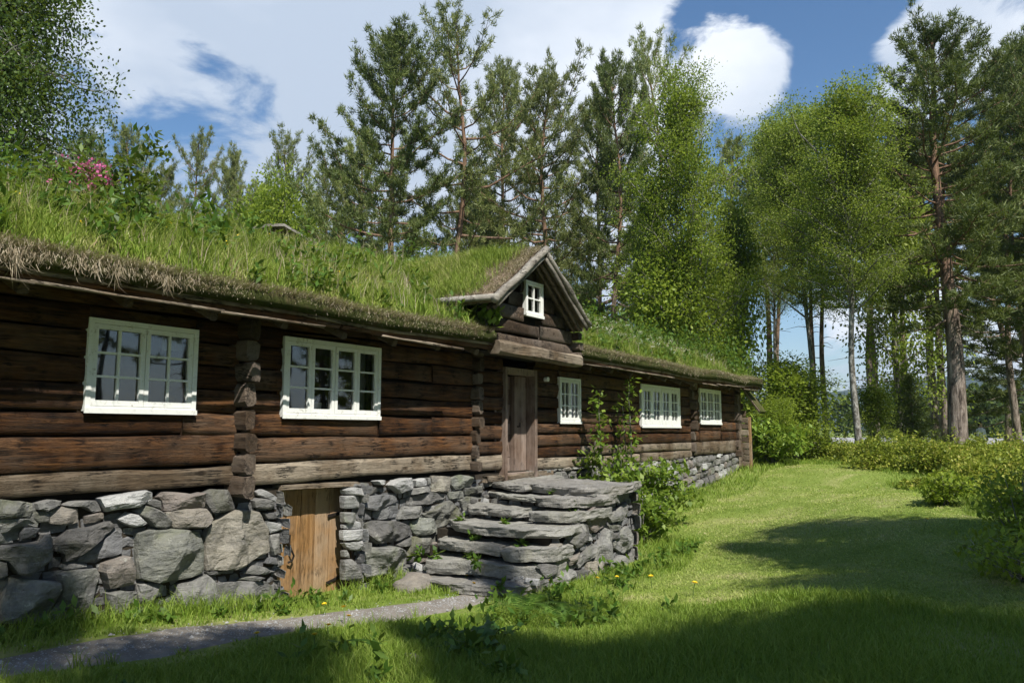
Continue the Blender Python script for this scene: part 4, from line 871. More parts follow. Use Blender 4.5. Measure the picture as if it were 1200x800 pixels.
def pine(seed, H=14., c0=.35, R=2.6, nb=60, mat='needle', sway=.3, r0=.2, kneed=13, dens=1., droop=0., dead=6, shape=.6):
    rnd = random.Random(seed); pts = trunk_pts(H, seed, sway); mb = MB()
    mb.tube(pts, [r0*(1-.85*(i/14)**1.0)*(1.25 if i == 0 else 1) for i in range(15)], 9)
    TP = []; TD = []
    for i in range(dead):
        t = rnd.uniform(.18, c0); p = tpos(pts, t); a = rnd.uniform(0, 6.28); l = rnd.uniform(.5, 1.4)
        mb.tube([p, p+Vector((math.cos(a)*l*.5, math.sin(a)*l*.5, .05)), p+Vector((math.cos(a)*l, math.sin(a)*l, -.1*l))], [.025, .015, .006], 4)
    for i in range(nb):
        t = c0+(1-c0)*((i+rnd.random())/nb)**.9; u = (t-c0)/(1-c0); p = tpos(pts, min(t, .995)); a = i*2.4+rnd.uniform(-.5, .5)
        prof = min(1, .5+u*1.8)*(1-u**(1+2.2*(1-shape)))**.7*(1+1.1*noise.noise((math.cos(a)*1.1+seed, math.sin(a)*1.1, u*3.2)))+.14; l = R*max(.15, prof)*rnd.uniform(.6, 1.12); el = R_(-10+58*u**1.3+rnd.uniform(-12, 14)-droop*12*(1-u))
        d = Vector((math.cos(a)*math.cos(el), math.sin(a)*math.cos(el), math.sin(el))); bp = []
        for k in range(5):
            s = k/4; q_ = p+d*(l*s)+Vector((0, 0, (.22*s*s-.1*math.sin(s*3))*l*(1-droop*.5)))+Vector(noise.noise_vector((s*3, i*1.7, seed)))*.12*l*s; bp.append(q_)
        rb = .014+.009*l
        mb.tube(bp, [rb*(1-.75*k/4) for k in range(5)], 5, cap=False)
        for s in np.linspace(.35, 1., max(3, int(3+l*2.2*dens))):
            k = min(3, int(s*4)); q_ = bp[k].lerp(bp[k+1], s*4-k)
            for side in (-1, 1):
                b_ = Vector((-d.y*side, d.x*side, 0))*rnd.uniform(.3, .9)+d*rnd.uniform(.3, .9)+Vector((0, 0, rnd.uniform(.05, .45))); b_.normalize()
                sl_ = rnd.uniform(.15, .42)*(.6+.35*l)*(1.15-s*.4)
                e = q_+b_*sl_
                if rnd.random() < .45: mb.tube([q_, e], [.010, .004], 3, cap=False)
                for m in range(int(2+3*sl_*dens+rnd.random())):
                    f_ = rnd.uniform(.4, 1.); w_ = q_.lerp(e, f_)+Vector((rnd.gauss(0, .07), rnd.gauss(0, .07), rnd.gauss(0, .045))); TP.append(w_); TD.append((b_+Vector((0, 0, .3))).normalized())
    V, T = needles(np.array(TP), np.array(TD), .21, .034, kneed, seed)
    return mb.build('trunk', M['pinebark'], None, (0, 0, 0), True, link_=False), npmesh('crown', V, T, M[mat])
def broad(seed, H=12., c0=.25, R=3., nb=46, nleaf=26000, size=.085, mat='leaf', r0=.14, spread=1., weep=0., sway=.35, clump=.34, multi=1, bark='greybark', shape=1.):
    rnd = random.Random(seed); mb = MB(); C = []; W_ = []
    for st in range(multi):
        ln_ = (rnd.uniform(-.8, .8)*(multi > 1), rnd.uniform(-.8, .8)*(multi > 1)); pts = trunk_pts(H*rnd.uniform(.85, 1) if st else H, seed+st*13, sway, lean=ln_)
        mb.tube(pts, [r0*(1-.9*(i/14)) for i in range(15)], 8)
        for i in range(nb//multi):
            t = c0+(1-c0)*((i+rnd.random())/(nb//multi)); u = (t-c0)/(1-c0); p = tpos(pts, min(.99, t)); a = i*2.4+rnd.uniform(-.6, .6)
            prof = 1.62*(u+.10)**.5*(1-u)**.62*(1+.8*noise.noise((math.cos(a)*1.2+seed, math.sin(a)*1.2, u*3.5))); l = R*max(.1, prof)*rnd.uniform(.6, 1.1)*spread+.25; el = R_(rnd.uniform(15, 45)+25*u-25*weep)
            d = Vector((math.cos(a)*math.cos(el), math.sin(a)*math.cos(el), math.sin(el))); bp = [p+d*(l*s)+Vector(noise.noise_vector((s*3, i*1.3, seed)))*.14*l*s+Vector((0, 0, -weep*.35*l*s*s)) for s in (0, .25, .5, .75, 1.)]
            mb.tube(bp, [(.012+.013*l)*(1-.8*k/4) for k in range(5)], 5, cap=False)
            for s in np.linspace(.25, 1., max(3, int(2+l*2.6))):
                k = min(3, int(s*4)); q_ = bp[k].lerp(bp[k+1], s*4-k)
                for m in range(2):
                    bb_ = Vector((rnd.gauss(0, 1), rnd.gauss(0, 1), rnd.gauss(.3, .6))).normalized()*rnd.uniform(.2, .75)*(.5+.25*l)
                    e = q_+bb_
                    mb.tube([q_, e], [.008, .003], 3, cap=False)
                    if weep:
                        hl = rnd.uniform(.4, 1.5)*weep
                        for h_ in np.linspace(0, hl, 5): C.append(e+Vector((rnd.gauss(0, .05), rnd.gauss(0, .05), -h_))); W_.append(.55)
                    else: C.append(e); W_.append(1.); C.append(q_.lerp(e, .5)); W_.append(.5)
    C = np.array(C); W_ = np.array(W_); W_ /= W_.sum(); r = np.random.default_rng(seed); ix = r.choice(len(C), nleaf, p=W_)
    sg = clump*(.35 if weep else 1); off = r.normal(0, 1, (nleaf, 3))*sg*np.array([1, 1, .55 if not weep else 1.6]); P = C[ix]+off
    V, Q = leaves(P, size, seed)
    return mb.build('trunk', M[bark], None, (0, 0, 0), True, link_=False), npmesh('crown', V, Q, M[mat])
def put(name, proto, loc, label, group=None, rz=0., s=(1, 1, 1), cat='tree', tilt=(0, 0)):
    e = empty(name, loc, label, cat, group); e.rotation_euler = (tilt[0], tilt[1], rz); e.scale = s
    for nm, me in (('trunk', proto[0]), ('crown', proto[1])): link(nm, me, e)
    return e

PN = {'dense': (pine(1, 14, .10, 3.2, 96, 'needle', dens=1.2, kneed=15, dead=2, shape=.55, sway=.6), 14, 3.2), 'mid': (pine(2, 14, .14, 2.9, 78, 'needle2', dens=1.05, shape=.25, sway=.6), 14, 2.9), 'airy': (pine(3, 14, .24, 2.7, 52, 'needle2', dens=1., kneed=12, shape=.2, sway=.7), 14, 2.7),
      'bare': (pine(4, 15, .55, 2.0, 40, 'needle2', r0=.17, dead=12, dens=.9), 15, 2.0), 'bare2': (pine(5, 15, .62, 1.9, 34, 'needle2', r0=.15, sway=.5, dead=14, dens=.9), 15, 1.9), 'big': (pine(6, 15, .34, 3.6, 100, 'needle', r0=.36, sway=.9, droop=.35, dens=1.2, dead=8, shape=.45), 15, 3.6)}
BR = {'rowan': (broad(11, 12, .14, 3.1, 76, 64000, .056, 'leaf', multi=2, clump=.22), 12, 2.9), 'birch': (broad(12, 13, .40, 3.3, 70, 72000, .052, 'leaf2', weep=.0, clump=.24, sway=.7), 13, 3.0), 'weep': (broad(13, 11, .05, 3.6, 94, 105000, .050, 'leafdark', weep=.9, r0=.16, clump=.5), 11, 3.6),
      'bushy': (broad(14, 6, .06, 2.0, 44, 22000, .085, 'leaf', multi=3, clump=.36), 6, 2.0), 'young': (broad(15, 6, .15, 1.6, 34, 11000, .085, 'leaf2', clump=.34), 6, 1.6)}
def tree(name, kind, px, ytop, dep, label, hw=None, base=None, group='trees behind and beside the log house', rz=None, tilt=(0, 0), cat='tree'):
    pr, H0, R0 = {**PN, **BR}[kind]
    top = atd(px, ytop+(30 if kind in BR and kind != 'weep' else 20), dep); x, y = top[0], top[1]; z0 = gzf(x, y)-.05 if base is None else base
    sz = (top[2]-z0)/H0; sx = sz if hw is None else (hw*dep/920)/R0*(1.38 if kind in PN else 1.2)
    return put(name, pr, (x, y, z0), label, group, rz if rz is not None else px*1.37, (sx, sx, sz), cat, tilt)
T = tree
T('birch_tree', 'weep', 18, -90, 19, 'dark drooping birch rising over the left end of the turf roof', hw=150)
for a in [('pine_tree', 'mid', 98, 150, 40, 'grey green pine just right of the dark drooping birch', 42), ('pine_tree', 'mid', 152, 143, 46, 'pale pine behind the tall sapling on the roof', 40), ('pine_tree', 'airy', 232, 148, 44, 'thin pine with open sky on both sides, right of the roof sapling', 32),
          ('pine_tree', 'mid', 272, 170, 48, 'low rounded pine left of the bright green tree', 34), ('pine_tree', 'airy', 336, 152, 50, 'slender topped pine behind the bright green tree', 36), ('pine_tree', 'mid', 388, 182, 46, 'muted pine pressed against the left side of the dense dark pine', 40),
          ('pine_tree', 'dense', 462, 33, 33, 'dense dark green pine, the fullest one above the turf roof', 72), ('pine_tree', 'airy', 537, 16, 36, 'tallest thin pine with visible reddish trunk', 58), ('pine_tree', 'mid', 590, 66, 44, 'pale hazy pine between the tallest pine and the dormer', 46),
          ('pine_tree', 'mid', 640, 74, 38, 'light olive pine rising straight above the dormer', 56), ('pine_tree', 'dense', 718, 66, 37, 'pine with thick dark trunk right of the dormer', 50), ('pine_tree', 'airy', 762, 42, 45, 'narrow pine topping out behind the bright rowan', 42),
          ('pine_tree', 'bare', 894, 175, 44, 'orange stemmed pine beyond the far end of the house', 40), ('pine_tree', 'bare2', 905, 190, 50, 'thin dark stemmed pine beside the orange stemmed one', 34), ('pine_tree', 'bare', 857, 150, 42, 'straight pine stem showing over the far roof end', 36),
          ('pine_tree', 'bare2', 943, 190, 42, 'left stem of the close dark pair behind the bushes', 36), ('pine_tree', 'bare', 955, 200, 44, 'right stem of the close dark pair behind the bushes', 34), ('pine_tree', 'bare2', 1012, 190, 52, 'faint far pine stem between the birch and the twin pines', 34),
          ('pine_tree', 'bare', 1037, 160, 40, 'slimmer of the twin pine stems right of the birch', 38), ('pine_tree', 'bare', 1046, 150, 37, 'thicker of the twin pine stems right of the birch', 42), ('pine_tree', 'bare', 1078, 170, 52, 'soft pine filling the gap left of the great pine', 52),
          ('pine_tree', 'bare', 1104, 140, 38, 'leaning pine just left of the great pine', 42), ('pine_tree', 'dense', 1185, 70, 42, 'dark pine behind the great pine at the right', 66), ('pine_tree', 'bare2', 1166, 120, 40, 'grey stem close to the right side of the great pine', 44),
          ('pine_tree', 'bare', 1182, 130, 36, 'dark stem near the right border among the bushes', 46)]:
    T(a[0], a[1], a[2], a[3], a[4], a[5], a[6])
for a in [('pine_tree', 'mid', 425, 150, 46, 'soft pine showing left of the dense dark pine', 44), ('pine_tree', 'dense', 560, 200, 42, 'lower dark pine under the tallest thin pine', 44), ('pine_tree', 'mid', 700, 110, 52, 'pine behind the one with the thick dark trunk', 46), ('pine_tree', 'mid', 190, 185, 52, 'low far pine right of the roof sapling', 36), ('pine_tree', 'mid', 60, 180, 50, 'low far pine under the drooping birch', 36),
          ('pine_tree', 'bare', 1010, 210, 56, 'far pine seen through the large birch', 50), ('pine_tree', 'dense', 1160, 190, 50, 'dark far pine low behind the great pine', 56), ('pine_tree', 'mid', 300, 205, 56, 'low far pine behind the bright green bushy tree', 34), ('pine_tree', 'bare2', 1085, 135, 44, 'open crowned pine between the large birch and the great pine', 50)]:
    T(a[0], a[1], a[2], a[3], a[4], a[5], a[6])
T('rowan_tree', 'bushy', 790, 265, 31, 'low rowan growth at the foot of the tall bright rowan', 60)
tb = T('pine_tree', 'big', 1092, 34, 28, 'great old pine with crooked orange upper trunk on the right', 84, rz=2.0)
T('pine_tree', 'big', 1215, 40, 33, 'broad pine cut by the right border behind the great pine', 70)
T('rowan_tree', 'rowan', 800, 62, 30, 'tall bright green rowan towering over the far roof', 70); T('rowan_tree', 'rowan', 762, 190, 33, 'lower rowan crown just right of the thick dark trunk', 40); T('rowan_tree', 'bushy', 862, 215, 36, 'lower rowan crown right of the tall bright one', 30)
T('rowan_tree', 'bushy', 318, 190, 36, 'bright green bushy tree showing above the middle of the roof ridge', 46, base=3.5)
T('rowan_tree', 'bushy', 362, 232, 34, 'small bright tree beside the far shed roof', 26, base=3.5)
T('birch_tree', 'birch', 987, 98, 27, 'large yellow green birch with dark trunk on the lawn edge', 80); T('birch_tree', 'birch', 935, 120, 33, 'paler birch left of the large yellow green one', 64); T('birch_tree', 'birch', 900, 135, 40, 'hazy birch behind the orange stemmed pine', 40)
T('birch_tree', 'young', 1040, 200, 34, 'narrow birch crown right of the large birch', 46)
T('young_rowan', 'bushy', 930, 395, 29, 'dark leafy bush tree at the far lawn corner', 46); T('young_rowan', 'bushy', 905, 440, 27.5, 'leafy bush right behind the lean-to', 26)
T('young_birch', 'young', 1022, 430, 29.5, 'young birch with light leaves right of the birch trunk', 24)
# young spruce
def spruce(seed, H=3.4, R=1.1):
    rnd = random.Random(seed); mb = MB(); mb.tube([(0, 0, 0), (0.02, 0, H*.5), (0, .02, H)], [.07, .045, .01], 8); TP = []; TD = []
    for i in range(60):
        t = .15+.83*i/60; a = i*2.4; l = R*(1-t)*rnd.uniform(.75, 1.2)+.08; d = Vector((math.cos(a), math.sin(a), -.12+.4*t)).normalized(); p = Vector((0, 0, H*t)); mb.tube([p, p+d*l], [.012, .003], 4, cap=False)
        for s in np.linspace(.12, 1, max(3, int(l*11))):
            for sd in (-1, 0, 1): TP.append(p+d*l*s+Vector((-d.y, d.x, 0))*sd*.22*l*(1.1-s)); TD.append((d+Vector((-d.y, d.x, 0))*sd*.8).normalized())
    V, Tt = needles(np.array(TP), np.array(TD), .13, .022, 12, seed); return mb.build('trunk', M['pinebark'], None, (0, 0, 0), link_=False), npmesh('crown', V, Tt, M['needle'])
p_ = atd(1066, 440, 30); put('spruce_tree', spruce(5, 3.5, 1.25), (p_[0], p_[1], gzf(p_[0], p_[1])), 'small dark young spruce between the twin stems and the leaning pine', 'trees behind and beside the log house', cat='tree')
# trees behind the photographer whose crowns shade the lawn
def shade(kind, gx_, gy_, h, rad, label, rz):
    """crown centred at height h over the spot that throws its shade on (gx_, gy_)"""
    cot = 1/math.tan(SUN_EL); x = gx_-math.sin(SUN_AZ)*cot*h; y = gy_-math.cos(SUN_AZ)*cot*h
    pr, H0, R0 = {**PN, **BR}[kind]; fc = .89; z0 = gzf(x, y)
    return put('shade_tree', pr, (x, y, z0), label, 'trees standing behind the viewer', rz, (rad/R0*1.1, rad/R0*1.1, h/fc/H0))
PN['canopy'] = (broad(31, 9.5, .76, 2.1, 34, 15000, .09, 'leaf', r0=.15, clump=.4), 9.5, 2.1)
SH = [(13.3, -5.5, 7.5, 1.15, 'leafy tree shading the middle of the lawn'), (11.3, -6.3, 8.2, 1.2, 'leafy tree behind the viewer to the right'), (9.3, -7.0, 7.8, 1.25, 'leafy tree just behind the viewer to the right'), (6.9, -7.6, 8.2, 1.3, 'leafy tree behind the viewer'), (4.8, -4.9, 8.2, .9, 'slim leafy tree behind the viewer to the left'),
      (7.7, -3.1, 9.4, .30, 'small crowned tree behind the viewer'), (3.0, -3.0, 8.0, 1.0, 'leafy tree far left behind the viewer'), (4.6, -5.8, 7.6, 1.3, 'leafy tree closest behind the viewer'), (3.1, -1.0, 7.2, .5, 'smallest tree behind the viewer'), (15, -8.6, 8.2, 1.3, 'leafy tree shading the thicket'), (5.8, -6.9, 8.0, 1.2, 'second leafy tree close behind the viewer'), (5.3, -3.6, 7.2, .4, 'small leafy tree left of the standpoint'), (4.2, -2.7, 7.4, .65, 'thin leafy tree left of the standpoint'), (12.2, -4.7, 7.0, .5, 'thin leafy tree right of the standpoint'), (11.4, -7.5, 8.6, 1.4, 'leafy tree shading the right edge of the lawn'), (13.3, -6.9, 7.6, 1.1, 'slim tree shading the lawn below the thicket')]
for k, (a, b_, h, r_, lab) in enumerate(SH):
    e_ = shade('canopy', a, b_, h, r_, lab, k*1.3)
# woodland edge south of the lawn, seen mirrored in the window panes
wn = ['dense pine', 'rowan', 'pale pine', 'birch', 'open pine', 'tall rowan']; wk = ['dense', 'rowan', 'mid', 'birch', 'airy', 'rowan']; rw = random.Random(17)
ordn = 'first second third fourth fifth sixth seventh eighth ninth tenth eleventh twelfth thirteenth fourteenth fifteenth sixteenth seventeenth eighteenth nineteenth twentieth twenty-first twenty-second twenty-third twenty-fourth twenty-fifth twenty-sixth'.split()
for k in range(26):
    x = -18+k*2.9+rw.uniform(-.8, .8); y = -23+rw.uniform(-2.5, 1.)-(1.5 if k % 2 else 0); kd = wk[(k*5) % 6]
    if 12.5 < x < 20.5: kd = 'bare'; y -= 6
    pr, H0, R0 = {**PN, **BR}[kd]
    put('wood_tree', pr, (x, y, .5), '%s, %s from the left in the wood behind the viewer' % ('bare stemmed pine' if kd == 'bare' else wn[(k*5) % 6], ordn[k]), 'trees standing behind the viewer', k*1.9, (1.25, 1.25, rw.uniform(1.15, 1.35) if kd != 'bare' else .6))

# ------------------------------------------------------------------ shrubs and saplings
def sapling(name, x, y, H, wd, nst, nl, size, mat, seed, label, cat='shrub', z=None, lean=(0, 0), tiers=True, group=None):
    rnd = random.Random(seed); mb = MB(); C = []; zb = (gzf(x, y) if z is None else z)-.03
    e_ = empty(name, (x, y, zb), label, cat, group)
    for s in range(nst):
        h = H*rnd.uniform(.55, 1.) if s else H; a = rnd.uniform(0, 6.28); l_ = wd*rnd.uniform(.15, .6)*(s > 0)
        pts = [Vector((math.cos(a)*l_*t+lean[0]*t+.05*noise.noise((t*3, s, seed)), math.sin(a)*l_*t+lean[1]*t+.05*noise.noise((t*3, s, seed+5)), h*t)) for t in np.linspace(0, 1, 8)]
        mb.tube(pts, [.014*(1-.75*t)*(1 if H < 2.5 else 1.6) for t in np.linspace(0, 1, 8)], 5)
        nn = max(5, int(h*5.5))
        for k in range(nn):
            t = .15+.85*k/nn; p = tpos(pts, min(.99, t)); aa = k*2.1+rnd.random(); l = wd*.5*(1-t*.6)*rnd.uniform(.5, 1.1)
            e = p+Vector((math.cos(aa)*l, math.sin(aa)*l, l*.35)); mb.tube([p, e], [.006, .003], 3, cap=False)
            for q_ in (e, p.lerp(e, .55)): C.append(q_)
        C.append(pts[-1])
    C = np.array(C); r = np.random.default_rng(seed); ix = r.integers(0, len(C), nl); P = C[ix]+r.normal(0, 1, (nl, 3))*np.array([.10, .10, .05])*(wd**.5)
    V, Q = leaves(P, size, seed, up=1.2, elong=1.9)
    mb.build('stem', M['greybark'], e_, (0, 0, 0)); link('foliage', npmesh('foliage', V, Q, M[mat]), e_)
    return e_
p = onY(703, 455, -.5); sapling('rowan_sapling', p[0], -.5, p[2]-gzf(p[0], -.5), .55, 2, 380, .075, 'shrubleaf', 1, 'tall light green sapling left of the wide far window', 'sapling')
p = onY(738, 440, -.5); sapling('rowan_sapling', p[0], -.5, p[2]-gzf(p[0], -.5), .5, 2, 360, .075, 'shrubleaf', 2, 'tall sapling whose top touches the left edge of the wide window', 'sapling')
p = onY(728, 530, -.7); sapling('elder_shrub', p[0], -.7, 1.45, 1.5, 6, 1300, .08, 'shrubleaf', 3, 'bright leafy shrub behind the stair landing')
p = onY(762, 560, -.9); sapling('elder_shrub', p[0], -1.0, 1.25, 1.7, 7, 1700, .085, 'shrubleaf', 4, 'low bright shrub right of the stair side wall')
sapling('elder_shrub', 13.1, -1.6, .95, 1.3, 6, 1100, .075, 'shrubleaf', 5, 'smallest bright shrub in the angle of stair and lawn')
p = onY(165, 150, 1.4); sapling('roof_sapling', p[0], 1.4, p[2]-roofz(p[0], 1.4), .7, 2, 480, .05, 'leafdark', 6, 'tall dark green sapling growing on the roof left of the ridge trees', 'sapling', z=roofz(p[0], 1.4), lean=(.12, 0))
p = onY(567, 350, -.45); sapling('maple_sapling', p[0]-.02, -.5, .42, .5, 3, 130, .085, 'shrubleaf', 7, 'small maple sapling on the turf left of the dormer gable', 'sapling', z=roofz(p[0], -.5))
p = atd(905, 520, 25.5); sapling('currant_shrub', p[0], p[1], 1.5, 2.2, 9, 2600, .10, 'shrubleaf', 8, 'round bright green shrub right of the lean-to corner')
for k, (px, py, dp, H_, w_, n_, lab) in enumerate([(1195, 660, 8.6, .5, 1.5, 420, 'shaded low shrub at the right edge of the lawn'), (1200, 560, 9.5, 1.1, .9, 700, 'shaded leafy shrub leaning in at the right border'), (1108, 610, 14, .6, .9, 700, 'low tuft of leaves at the lawn edge below the great pine')]):
    p = atd(px, py, dp); sapling('hazel_shrub', p[0], p[1], H_, w_, 7, n_*2, .05, 'leaf', 30+k, lab)
# thicket along the lawn's far edge: one mass of low growth
r = np.random.default_rng(5); P = []
band = [(31, -1.6, 1.0, .8), (28.5, -3.2, 1.5, 1.1), (25.5, -4.6, 1.6, 1.15), (22.8, -6.3, 1.6, 1.15), (20.2, -7.5, 1.6, 1.05), (17.8, -8.3, 1.4, .95), (15.8, -8.9, 1.2, .8), (33, -5, 2.5, 1.3), (28, -7, 2.5, 1.4), (23, -8.2, 2.2, 1.4), (35, .5, 2, 1.2)]
for (bx, by, br, bh) in band:
    for k in range(16):
        cx, cy = bx+r.uniform(-br, br)*1.2, by+r.uniform(-br, br)*.75; hh = bh*r.uniform(.25, .85); n = 1400; a = r.normal(0, 1, (n, 3))*np.array([.32, .32, .0]); z = gz(cx+a[:, 0], cy+a[:, 1])
        hz = hh*np.sqrt(r.uniform(.02, 1, n))*np.exp(-(a[:, 0]**2+a[:, 1]**2)/.5); P.append(np.stack([cx+a[:, 0], cy+a[:, 1], z+hz], 1))
for k in range(260):
    bx, by, br, bh = band[r.integers(0, len(band))]; cx, cy = bx+r.uniform(-br, br)*1.1, by+r.uniform(-br, br)*.7; n = 90; hz2 = bh*r.uniform(.5, 1.05)*r.random(n); P.append(np.stack([cx+r.normal(0, .07, n)+hz2*r.uniform(-.2, .2), cy+r.normal(0, .07, n)+hz2*r.uniform(-.2, .2), gzf(cx, cy)+hz2], 1))
P = np.concatenate(P); V, Q = leaves(P, .055, 8, up=1.6, elong=1.6)
tag(link('undergrowth', npmesh('undergrowth', V, Q, M['thicket'])), 'yellow green thicket of low bushes along the far edge of the lawn', 'bushes', kind='stuff')
# far wood in the valley
r = np.random.default_rng(9); P = []
for k in range(150):
    t = R_(r.uniform(-14, 62)); d = r.uniform(150, 260); cx, cy = math.cos(t)*d, math.sin(t)*d-7.5; H_ = r.uniform(6, 11.5); n = 620; a = r.normal(0, 1, (n, 3)); a /= np.linalg.norm(a, axis=1)[:, None]; a *= r.uniform(.5, 1, (n, 1))
    P.append(np.stack([cx+a[:, 0]*H_*.38, cy+a[:, 1]*H_*.38, gzf(cx, cy)+H_*.52+a[:, 2]*H_*.5], 1))
P = np.concatenate(P); V, Q = leaves(P, .8, 8, up=.5, elong=1.3)
tag(link('far_wood', npmesh('far_wood', V, Q, M['farwood'])), 'distant band of green wood across the valley', 'wood', kind='stuff')

# ------------------------------------------------------------------ grass
def onpath(x, y):
    return (np.abs(y-np.interp(x, PCX, PCY)) < np.interp(x, PCX, PCW)+.05*np.sin(x*9)+.03*np.sin(x*23)) & (x < 8.2)
def blocked(x, y):
    return (y > -.05) & (x < 24.3) | onpath(x, y) | ((x > 8.35) & (x < 11.75) & (y > -2.15))
NG = 560000; r = np.random.default_rng(3)
rad = 3.2*(44/3.2)**r.random(NG); an = YAW+r.uniform(-R_(40), R_(39), NG); X = np.cos(an)*rad; Yg = -CD+np.sin(an)*rad
k = ~blocked(X, Yg); X, Yg, rad = X[k], Yg[k], rad[k]
def mownmask(x, y):
    edge = -2.9-.25*np.sin(x*1.3); m = (x > 8.6+.3*np.sin(y*2)) & (y < np.where(x < 13.5, edge, -1.1-.2*np.sin(x))) & (x < 27+y*.3)
    far = (y+7.9) - (27-x)*(.30) ; m &= ~((x > 14) & (y < -7.0+(x-14)*.33-.2*np.sin(x*2)))
    return m
mm = mownmask(X, Yg)
nzv = .5+.5*np.sin(X*1.7+np.sin(Yg*2.1)*1.3)*np.cos(Yg*1.9+.7*np.sin(X*1.1))
dm = np.clip(1-np.minimum(np.abs(X-8.6), np.abs(Yg+np.where(X < 13.5, 2.9, 1.1)))/.8, 0, 1)
Hh = np.where(mm, .022+.022*r.random(len(X))+.05*dm*r.random(len(X))+.02*nzv*r.random(len(X)), (.05+.13*nzv)*r.uniform(.5, 1.3, len(X)))
wall_d = np.abs(Yg); tallw = np.clip(1-wall_d/.6, 0, 1)*(X < 25); Hh = np.where(mm, Hh, Hh+tallw*.22*r.random(len(X)))
near_path = np.abs(Yg-np.interp(X, PCX, PCY))-np.interp(X, PCX, PCW); Hh = np.where((near_path > 0) & (near_path < .28) & (X < 8), Hh*.4, Hh)
Hh = np.where((X > 24.5) & ~mm, Hh*1.6, Hh)
Wd = (.0030+.00055*rad)*r.uniform(.7, 1.3, len(X)); Pz = gz(X, Yg)-.006
P = np.stack([X, Yg, Pz], 1)
for nm, msk, mt, lab, ln_ in (('lawn_grass', mm, 'mown', 'short mown grass of the sunny lawn', 1.5), ('meadow_grass', ~mm, 'grass', 'longer uncut grass beside path, wall and steps', .5)):
    V, Q, Tt = blades(P[msk], Hh[msk], Wd[msk], ln_, 4)
    tag(link(nm, npmesh(nm, V, [Q, Tt], M[mt])), lab, 'grass', kind='stuff')
# grass on the roof
def in_dormer(x, y): return (x > 9.8) & (x < 12.5) & (y < 2.3)
NR = 230000; r = np.random.default_rng(21)
u = r.random(NR); X = XL+(XR-XL)*(u**1.15); Yg = EY+(RY+.5-EY)*r.random(NR)
k = ~in_dormer(X, Yg); X, Yg = X[k], Yg[k]
def roofz_np(x, y):
    gxx = np.linspace(XL, XR, 220); gyy = np.linspace(EY, 2*RY-EY, 60)
    global _RG
    try: _RG
    except NameError: _RG = np.array([[roofz(a, b_) for b_ in gyy] for a in gxx])
    fx = np.clip((x-XL)/(XR-XL)*219, 0, 218.99); fy = np.clip((y-EY)/(2*RY-2*EY)*59, 0, 58.99); i = fx.astype(int); j = fy.astype(int); fx -= i; fy -= j
    return _RG[i, j]*(1-fx)*(1-fy)+_RG[i+1, j]*fx*(1-fy)+_RG[i, j+1]*(1-fx)*fy+_RG[i+1, j+1]*fx*fy
nzv = .5+.5*np.sin(X*2.7+np.sin(Yg*3.1)*1.5)*np.cos(Yg*2.9+.7*np.sin(X*2.3))
Hh = (.10+.22*nzv)*r.uniform(.35, 1.4, len(X)); edge = np.clip((Yg-EY)/.5, .25, 1); Hh *= edge; Hh = np.where((X > 22.8), Hh*.7, Hh); Hh = np.where((X < 9) & (Yg > 1), Hh*1.15, Hh)
P = np.stack([X, Yg, roofz_np(X, Yg)-.01], 1); Wd = .0065*r.uniform(.6, 1.7, len(X))*(1+X*.03)
V, Q, Tt = blades(P, Hh, Wd, .45, 6)
tag(link('roof_grass', npmesh('roof_grass', V, [Q, Tt], M['roofgrass'])), 'tall mixed green and straw coloured grass growing all over the turf roof', 'grass', kind='stuff')
n = 9000; X = XL+(XR-XL)*r.random(n)**1.2; Yq = r.uniform(EY+.2, RY+.4, n); k = ~in_dormer(X, Yq) & (r.random(n) < .15+.85*(.5+.5*np.sin(X*1.9+np.sin(Yq*2.7)*2))**2); X = X[k]; Yq = Yq[k]; n = len(X)
V, Q, Tt = blades(np.stack([X, Yq, roofz_np(X, Yq)], 1), r.uniform(.18, .5, n), np.full(n, .007)*(1+X*.03), .25, 26)
tag(link('seed_stalks', npmesh('seed_stalks', V, [Q, Tt], M['straw'])), 'thin straw coloured seed stalks standing in the roof grass', 'dry grass', kind='stuff')
# grass on the dormer roof (thin)
n = 42000; t = r.random(n); ys = r.uniform(-.62, 2.7, n); side = r.random(n) < .6
fx = np.where(side, AP.x+(LF.x-AP.x)*t, AP.x+(RF.x-AP.x)*t); fz = np.where(side, AP.z+(LF.z-AP.z)*t, AP.z+(RF.z-AP.z)*t)+.15
keep = r.random(n) < np.clip((ys+.55+.2*np.sin(t*9))/.7, .04, 1)
P2 = np.stack([fx, ys, fz], 1)[keep]; V, Q, Tt = blades(P2, r.uniform(.05, .26, len(P2)), np.full(len(P2), .009), .5, 9)
tag(link('dormer_grass', npmesh('dormer_grass', V, [Q, Tt], M['roofgrass'])), 'sparse grass on the small dormer roof', 'grass', kind='stuff')
# broad leaved weeds on the roof and round the wall foot
def weedmass(nm, pts, label, mat='weed', size=.075, per=42, seed=1, zs=1., el=2.2):
    r = np.random.default_rng(seed); Ps = []; 
    for (x, y, z, s) in pts:
        n = per; a = r.uniform(0, 6.28, n); rr = np.abs(r.normal(0, .10*s, n)); Ps.append(np.stack([x+np.cos(a)*rr, y+np.sin(a)*rr, z+np.abs(r.normal(.05, .07, n))*s*1.5*zs], 1))
    Ps = np.concatenate(Ps); V, Q = leaves(Ps, size, seed, up=.6, elong=el); return tag(link(nm, npmesh(nm, V, Q, M[mat])), label, 'plants', kind='stuff')
pts = []
for i in range(480):
    x = XL+(XR-XL)*r.random()**1.3; y = EY+.15+(RY-EY)*r.random()
    if (9.8 < x < 12.5) and y < 2.3: continue
    pts.append((x, y, roofz(x, y), r.uniform(.5, 1.4)))
for i in range(30): x = 22+r.random()*1.8; y = EY+.2+r.random()*1.6; pts.append((x, y, roofz(x, y)+.05, 1.5))
